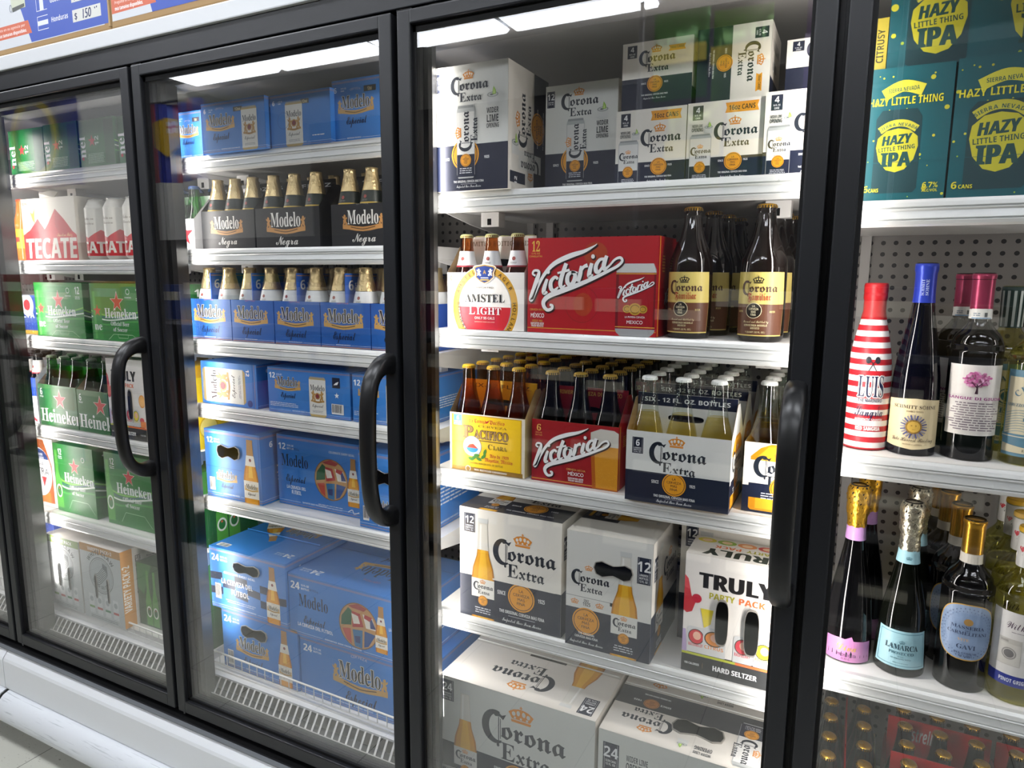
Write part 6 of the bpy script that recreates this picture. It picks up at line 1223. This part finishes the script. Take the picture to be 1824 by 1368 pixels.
def lab_gavi():
    w, h = .088, .098; A = Art(w, h); E = lambda s: [(w*.5+w*.5*s*math.copysign(abs(math.cos(t))**.75, math.cos(t)), h*.5+h*.5*s*math.copysign(abs(math.sin(t))**.75, math.sin(t))) for t in [2*PI*i/40 for i in range(40)]]
    A.poly(E(1), '#c79a3a'); A.poly(E(.965), '#8aa0c0')
    for i in range(40): t = 2*PI*i/40; A.ell(w*.5+w*.43*math.cos(t), h*.5+h*.43*math.sin(t), .0008, .0012, '#44567a', 6); A.ell(w*.5+w*.38*math.cos(t+.08), h*.5+h*.38*math.sin(t+.08), .0007, .001, '#5a6c90', 6)
    A.ell(w*.5, h*.70, .006, .006, '#a8834a'); A.text('MASSERIA', w*.5, h*.575, h*.055, '#2c3a58', 'serif', w=w*.50); A.text('DEI', w*.5, h*.535, h*.025, '#2c3a58', 'serif'); A.text('CARMELITANI', w*.5, h*.47, h*.055, '#2c3a58', 'serif', w=w*.60); A.text('VITE', w*.45, h*.36, h*.045, '#c9a878', 'serif'); A.text('GAVI', w*.5, h*.22, h*.075, '#2c3a58', 'serif', w=w*.28); A.text('DEL COMUNE', w*.5, h*.13, h*.035, '#2c3a58', 'serif', w=w*.34); A.text('DI GAVI', w*.5, h*.08, h*.035, '#2c3a58', 'serif', w=w*.2); return A
G2 = scaled(BX, 1.02, .965)
nb = Art(.03, .016); nb.bg('#cfc9bd'); nb.rect(.003, .004, .012, .013, '#7a4a4a'); nb.rect(.015, .005, .021, .012, '#8a8a80')
o = wine('white_wine_bottle', 'dark wine bottle with gold capsule and rounded blue label', 'wine bottle', G2, 'dark_glass', [('capsule', 'sleeve', .232, .2885, M('#b98a2e', .25, .85)), ('neck_band', 'sleeve', .216, .2325, '#cfc9bd', False, None, nb, .216), ('paper_label', 'label', lab_gavi(), .056)], (1.766, .204, ZP))
rowcopies(o, ((1.757, .285), (1.747, .365), (1.740, .445)), 'dark wine bottle with gold capsule', 'gold capsule bottles', ZP)
def lab_love():
    w, h = .100, .125; A = Art(w, h); A.bg('#d5d3cf'); A.rect(0, 0, w, h*.15, '#27348a'); A.text('PINOT GRIGIO I.G.T.', w*.5, h*.05, h*.05, WHITE, 'sans', w=w*.56); A.rect(0, h*.15, w, h*.98, '#d5d3cf'); A.text('With Love', w*.5, h*.78, h*.09, '#5a4a58', 'script', w=w*.5); A.lines(w*.5, h*.73, w*.4, 1, h*.02, '#8a848a')
    A.rect(w*.16, h*.28, w*.48, h*.64, '#b9b6ae'); A.rect(w*.17, h*.29, w*.47, h*.57, '#c6c3bb'); A.ring(w*.32, h*.44, w*.10, w*.10, w*.02, '#8f8d88'); A.ell(w*.32, h*.44, w*.07, w*.07, '#6d6b6a'); A.rect(w*.19, h*.59, w*.30, h*.62, '#9d9a94'); A.poly([(w*.55, h*.5), (w*.58, h*.47), (w*.61, h*.5), (w*.58, h*.42)], '#b03a52'); A.ell(w*.62, h*.32, w*.05, h*.05, '#c98a9a'); return A
sv = Art(.06, .05); sv.bg('#dddbd6'); sv.text('Love', .03, .018, .008, '#33343a', 'script')
for x, y, c in ((.018, .030, '#c8323e'), (.042, .026, '#2f6ab0'), (.03, .008, '#c8323e')): sv.ell(x-.002, y, .0028, .0028, c, 10); sv.ell(x+.002, y, .0028, .0028, c, 10); sv.poly([(x-.0047, y-.001), (x+.0047, y-.001), (x, y-.007)], c)
o = wine('white_wine_bottle', 'pale wine bottle with yellow cap and a washing machine label', 'wine bottle', G2, 'pale_wine', [('capsule', 'sleeve', .224, .282, '#dddbd6', False, None, sv, .226), ('screw_top', 'sleeve', .280, .2895, '#d9a92a'), ('paper_label', 'label', lab_love(), .030)], (1.842, .200, ZP))
rowcopies(o, ((1.848, .282), (1.850, .364), (1.852, .446)), 'pale wine bottle with yellow cap', 'yellow capped wine bottles', ZP)
# bottom deck of the fourth door: gold capped bottles seen from above
P_dk, F_dk = proto('dark bottle with gold cap', 'brown_glass', 'gold', .237)
ZD = .336
lane(1.546, .170, ZD, .128, .19, 1, .125, .20, '#241f1e', None, 'dark bottle with gold cap', 'front black carrier, red edged handle', P_dk, F_dk, 'gold capped bottles', 'bottom carriers', '#b3262a', None, None, 'y', 2, 3)
lane(1.546, .366, ZD, .128, .19, 1, .125, .20, '#241f1e', None, 'dark bottle with gold cap', 'rear black carrier, red handle', P_dk, F_dk, 'gold capped bottles', 'bottom carriers', '#b3262a', None, None, 'y', 2, 3)
def f_redpack(w, h):
    A = Art(w, h); A.bg('#b5161c'); A.text('Estrella', w*.35, h*.55, h*.3, WHITE, 'obl', w=w*.3); return A
for i, (x, y) in enumerate(((1.688, .150), (1.688, .278), (1.688, .406), (1.882, .150), (1.882, .278), (1.882, .406))):
    lane(x, y, ZD, .190, .125, 1, .13, .232 if i % 3 else .228, '#b5161c', f_redpack, 'dark bottle with gold cap', f'{("front", "middle", "rear")[i%3]} red carrier in the {("left", "right")[i//3]} row', P_dk, F_dk, 'gold capped bottles', 'bottom red carriers', '#b5161c', f_redpack, ins='#7a1a1c')

# ---------------------------------------------------------------- cardboard boxes on top of the cooler
def art_box(A, shift=0.0):
    """lower part of a shipping box print: coordinates in metres from the box's right edge and base"""
    R = lambda pts: [(p[0]+shift, p[1]) for p in pts]
    A.poly(R([(-.60, .016), (-.02, .016), (-.02, .46), (-.60, .46)]), '#d3d6da')
    A.poly(R([(-.318, .018), (-.002, .018), (-.002, .46), (-.50, .46)]), '#3c58b4')
    A.poly(R([(-.60, .040), (-.312, .040), (-.325, .072), (-.60, .072)]), '#d2694a'); A.text('Pregunte en su agencia por', -.34+shift, .060, .0065, '#ecc9bc', 'sans', 'r', w=.15); A.text('más tamaños disponibles.', -.335+shift, .046, .008, '#f2ece8', 'sans', 'r', w=.13, bold=.02)
    for z, t, mid in ((.040, 'Honduras', 'h'), (.085, 'Guatemala', 'v'), (.130, 'El Salvador', 'h')):
        A.poly(R([(-.285, z), (-.240, z), (-.240, z+.033), (-.285, z+.033)]), '#e8ebf2'); A.poly(R([(-.2835, z+.0015), (-.240, z+.0015), (-.240, z+.0315), (-.2835, z+.0315)]), '#3c58b4')
        A.poly(R([(-.2835, z+.011), (-.240, z+.011), (-.240, z+.022), (-.2835, z+.022)] if mid == 'h' else [(-.270, z+.0015), (-.254, z+.0015), (-.254, z+.0315), (-.270, z+.0315)]), '#e3e6ee')
        A.text(t, -.226+shift, z+.012, .012, '#e3e6ee', 'sans', 'l', sx=.85)
        A.poly(R([(-.140, z-.002), (-.030, z-.002), (-.030, z+.026), (-.140, z+.026)]), '#d9d9d2'); A.text('$', -.127+shift, z+.004, .015, '#1d2a55', 'sans', bold=.02); A.text({'Honduras': '150', 'Guatemala': '140', 'El Salvador': '145'}[t], -.084+shift, z+.002, .021, '#23305c', 'plain', sx=.80, shear=.10, bold=.022); A.ell(-.052+shift, z+.019, .002, .0025, '#23305c', 8); A.ell(-.045+shift, z+.020, .002, .0025, '#23305c', 8)
    A.poly(R([(-.392, .104), (-.330, .104), (-.330, .30), (-.392, .30)]), '#c9cdb6'); A.poly(R([(-.388, .100), (-.334, .106), (-.334, .114), (-.388, .110)]), '#4a4d48'); A.ring(-.395+shift, .110, .006, .009, .0015, '#6a7480')
    return A
for nm, xr, w, y in (('shipping box printed with a $150 price tag on top of the cooler', -.066, .62, .004), ('shipping box right of the price-tagged one on top of the cooler', .556, .618, .004)):
    o = empty('shipping_box', nm, 'box', (xr, y, 2.0725), 0, 'shipping boxes'); m = MB(); m.box(-w, 0, 0, 0, .50, .46, 'kraft', .006)
    A = Art(w, .46)
    if w > .6185: art_box(A)
    else:
        A.poly([(-.612, .018), (-.008, .018), (-.008, .45), (-.612, .45)], '#d3d6da'); A.poly([(-.47, .018), (-.008, .018), (-.008, .45), (-.60, .45)], '#3c58b4'); A.poly([(-.612, .034), (-.455, .036), (-.470, .066), (-.612, .066)], '#d2694a'); A.text('Pregunte en su agencia por', -.60, .054, .0065, '#ecc9bc', 'sans', 'l', w=.105); A.text('más tamaños disponibles.', -.60, .040, .008, '#f2ece8', 'sans', 'l', w=.10, bold=.02)
    A.put(m, lambda u, v, z: (u, -z, v)); m.build('box_body', o)
    t = MB(); t.box(-.004, -.0012, .01, .0012, .30, .45, M('#bfa47a', .15, 0, .6)); t.build('packing_tape', o)

# ---------------------------------------------------------------- things across the aisle that the glass reflects
def flag(label, x, z, w, h, cols, shield):
    o = empty('hanging_flag', label, 'flag', (x, -2.30, z)); m = MB(); n = 24
    for i in range(n):
        u0, u1 = i/n, (i+1)/n; yy = lambda u: .03*math.sin(9*u)+.015*math.sin(23*u)
        m.face([(w*u0, yy(u0), 0), (w*u0, yy(u0), h), (w*u1, yy(u1), h), (w*u1, yy(u1), 0)], cols[int(u0*7.001) % len(cols)])
    A = Art(w, h)
    if shield: A.poly([(w*.3, h*.75), (w*.5, h*.8), (w*.7, h*.75), (w*.7, h*.45), (w*.5, h*.3), (w*.3, h*.45)], '#c9a21e'); A.rect(w*.34, h*.60, w*.49, h*.74, '#d9d6d2'); A.rect(w*.40, h*.60, w*.43, h*.74, '#b02030'); A.rect(w*.34, h*.66, w*.49, h*.69, '#b02030'); A.rect(w*.3, h*.50, w*.7, h*.57, '#c9a21e')
    else: A.ring(w*.5, h*.5, w*.3, w*.3, w*.06, '#c9b02a'); A.text('SINCE', w*.5, h*.8, h*.06, '#c9c9d4')
    A.put(m, lambda u, v, z: (w-u, .05+z, v)); m.build('flag_cloth', o)
    r = MB(); r.tube([(-.05, 0, h+.01), (w+.05, 0, h+.01)], .01, '#3a3a3a'); r.build('flag_rod', o)
flag('blue and red striped flag with a yellow shield, across the aisle', -3.2, 2.16, .66, .54, ('#22309a', '#a81a38'), True)
flag('dark blue flag with a yellow ring, across the aisle', -5.0+.02, 2.2, 1.05, .75, ('#24308a', '#2c3a96'), False)
def snack_bag(label, x, z, col, w=.26, h=.40):
    o = empty('snack_bag', label, 'snack bag', (x, -2.30, z)); m = MB(); n = 10; v = []; f = []
    for s_ in (1, -1):
        for i in range(n+1):
            for j in range(n+1):
                u, t = i/n, j/n; bu = .045*(max(0, math.sin(PI*u))**.5)*(max(0, math.sin(PI*t))**.7)
                v.append((w*(u-.5), s_*bu+.004*math.sin(19*u+7*t), -h*(1-t)))
    k = (n+1)*(n+1)
    for q in (0, k):
        for i in range(n):
            for j in range(n): c = (q+i*(n+1)+j, q+(i+1)*(n+1)+j, q+(i+1)*(n+1)+j+1, q+i*(n+1)+j+1); f.append(c if not q else c[::-1])
    m.mesh(v, f, M(col, .2, .2), True); m.build('bag_body', o)
    b_ = MB(); b_.box(-w*.5, .0455, -h*.62, w*.5, .048, -h*.42, '#d9c63a' if col != '#5b3a7a' else '#c9b9d9'); b_.build('printed_band', o)
for i, (x, z, c) in enumerate(((.72, 2.75, '#3f7a2a'), (1.0, 2.72, '#5b8a2a'), (.80, 2.32, '#7a8a2a'), (1.08, 2.30, '#3a6a2a'), (1.40, 2.72, '#5b3a7a'))):
    snack_bag(f'{("green", "light green", "olive", "dark green", "purple")[i]} snack bag hanging across the aisle', x, z, c)
o = empty('bag_rack', 'wire rack holding the hanging snack bags across the aisle', 'rack', (.6, -2.36, 0)); m = MB()
for z in (2.76, 2.33): m.tube([(-.1, 0, z), (1.05, 0, z)], .006, '#6a6a6c')
for x in (-.1, 1.05): m.tube([(x, -.02, 0), (x, -.02, 2.85)], .012, '#6a6a6c')
m.build('rack_frame', o)
stack = (('green', '#0f5a3c', .26), ('yellow', '#b99a1e', .20), ('dark yellow', '#a3851c', .20), ('crimson', '#7a1424', .28), ('black', '#1c1c22', .30)); z = 0
for nm, c, h in stack:
    for j in range(2): carton(f'{nm} display case in the {("left", "right")[j]} floor stack across the aisle', -1.98+.36*j, -1.62, z, .34, .28, h-.001, c, name='display_case', cat='case')
    z += h
rack = empty('aisle_shelving', 'grey store shelving with packaged goods across the aisle', 'shelving', (0, -1.80, 0))
m = MB(); m.box(-4.4, -.45, 0, 3.6, -.42, 1.75, '#3a3a3c'); m.build('back_board', rack)
for z in (.12, .50, .88, 1.22): m = MB(); m.box(-4.4, -.42, z-.03, 3.6, 0, z, '#5a5a5c'); m.build('shelf_board', rack)
random.seed(21)
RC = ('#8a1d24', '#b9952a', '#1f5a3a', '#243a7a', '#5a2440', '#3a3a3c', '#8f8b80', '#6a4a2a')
RC_DIM = ('#3a1216', '#3a2f14', '#122a1e', '#141c38', '#1c1c1e')  # box colours darkened on purpose to dim reflections in the right doors
PG = {}
for z in (.12, .50, .88, 1.22):
    x = -4.35
    while x < 3.2:
        w = .22+.12*random.random(); h = .18+.12*random.random(); c = random.choice(RC if x < 0 else RC_DIM)
        if c not in PG:
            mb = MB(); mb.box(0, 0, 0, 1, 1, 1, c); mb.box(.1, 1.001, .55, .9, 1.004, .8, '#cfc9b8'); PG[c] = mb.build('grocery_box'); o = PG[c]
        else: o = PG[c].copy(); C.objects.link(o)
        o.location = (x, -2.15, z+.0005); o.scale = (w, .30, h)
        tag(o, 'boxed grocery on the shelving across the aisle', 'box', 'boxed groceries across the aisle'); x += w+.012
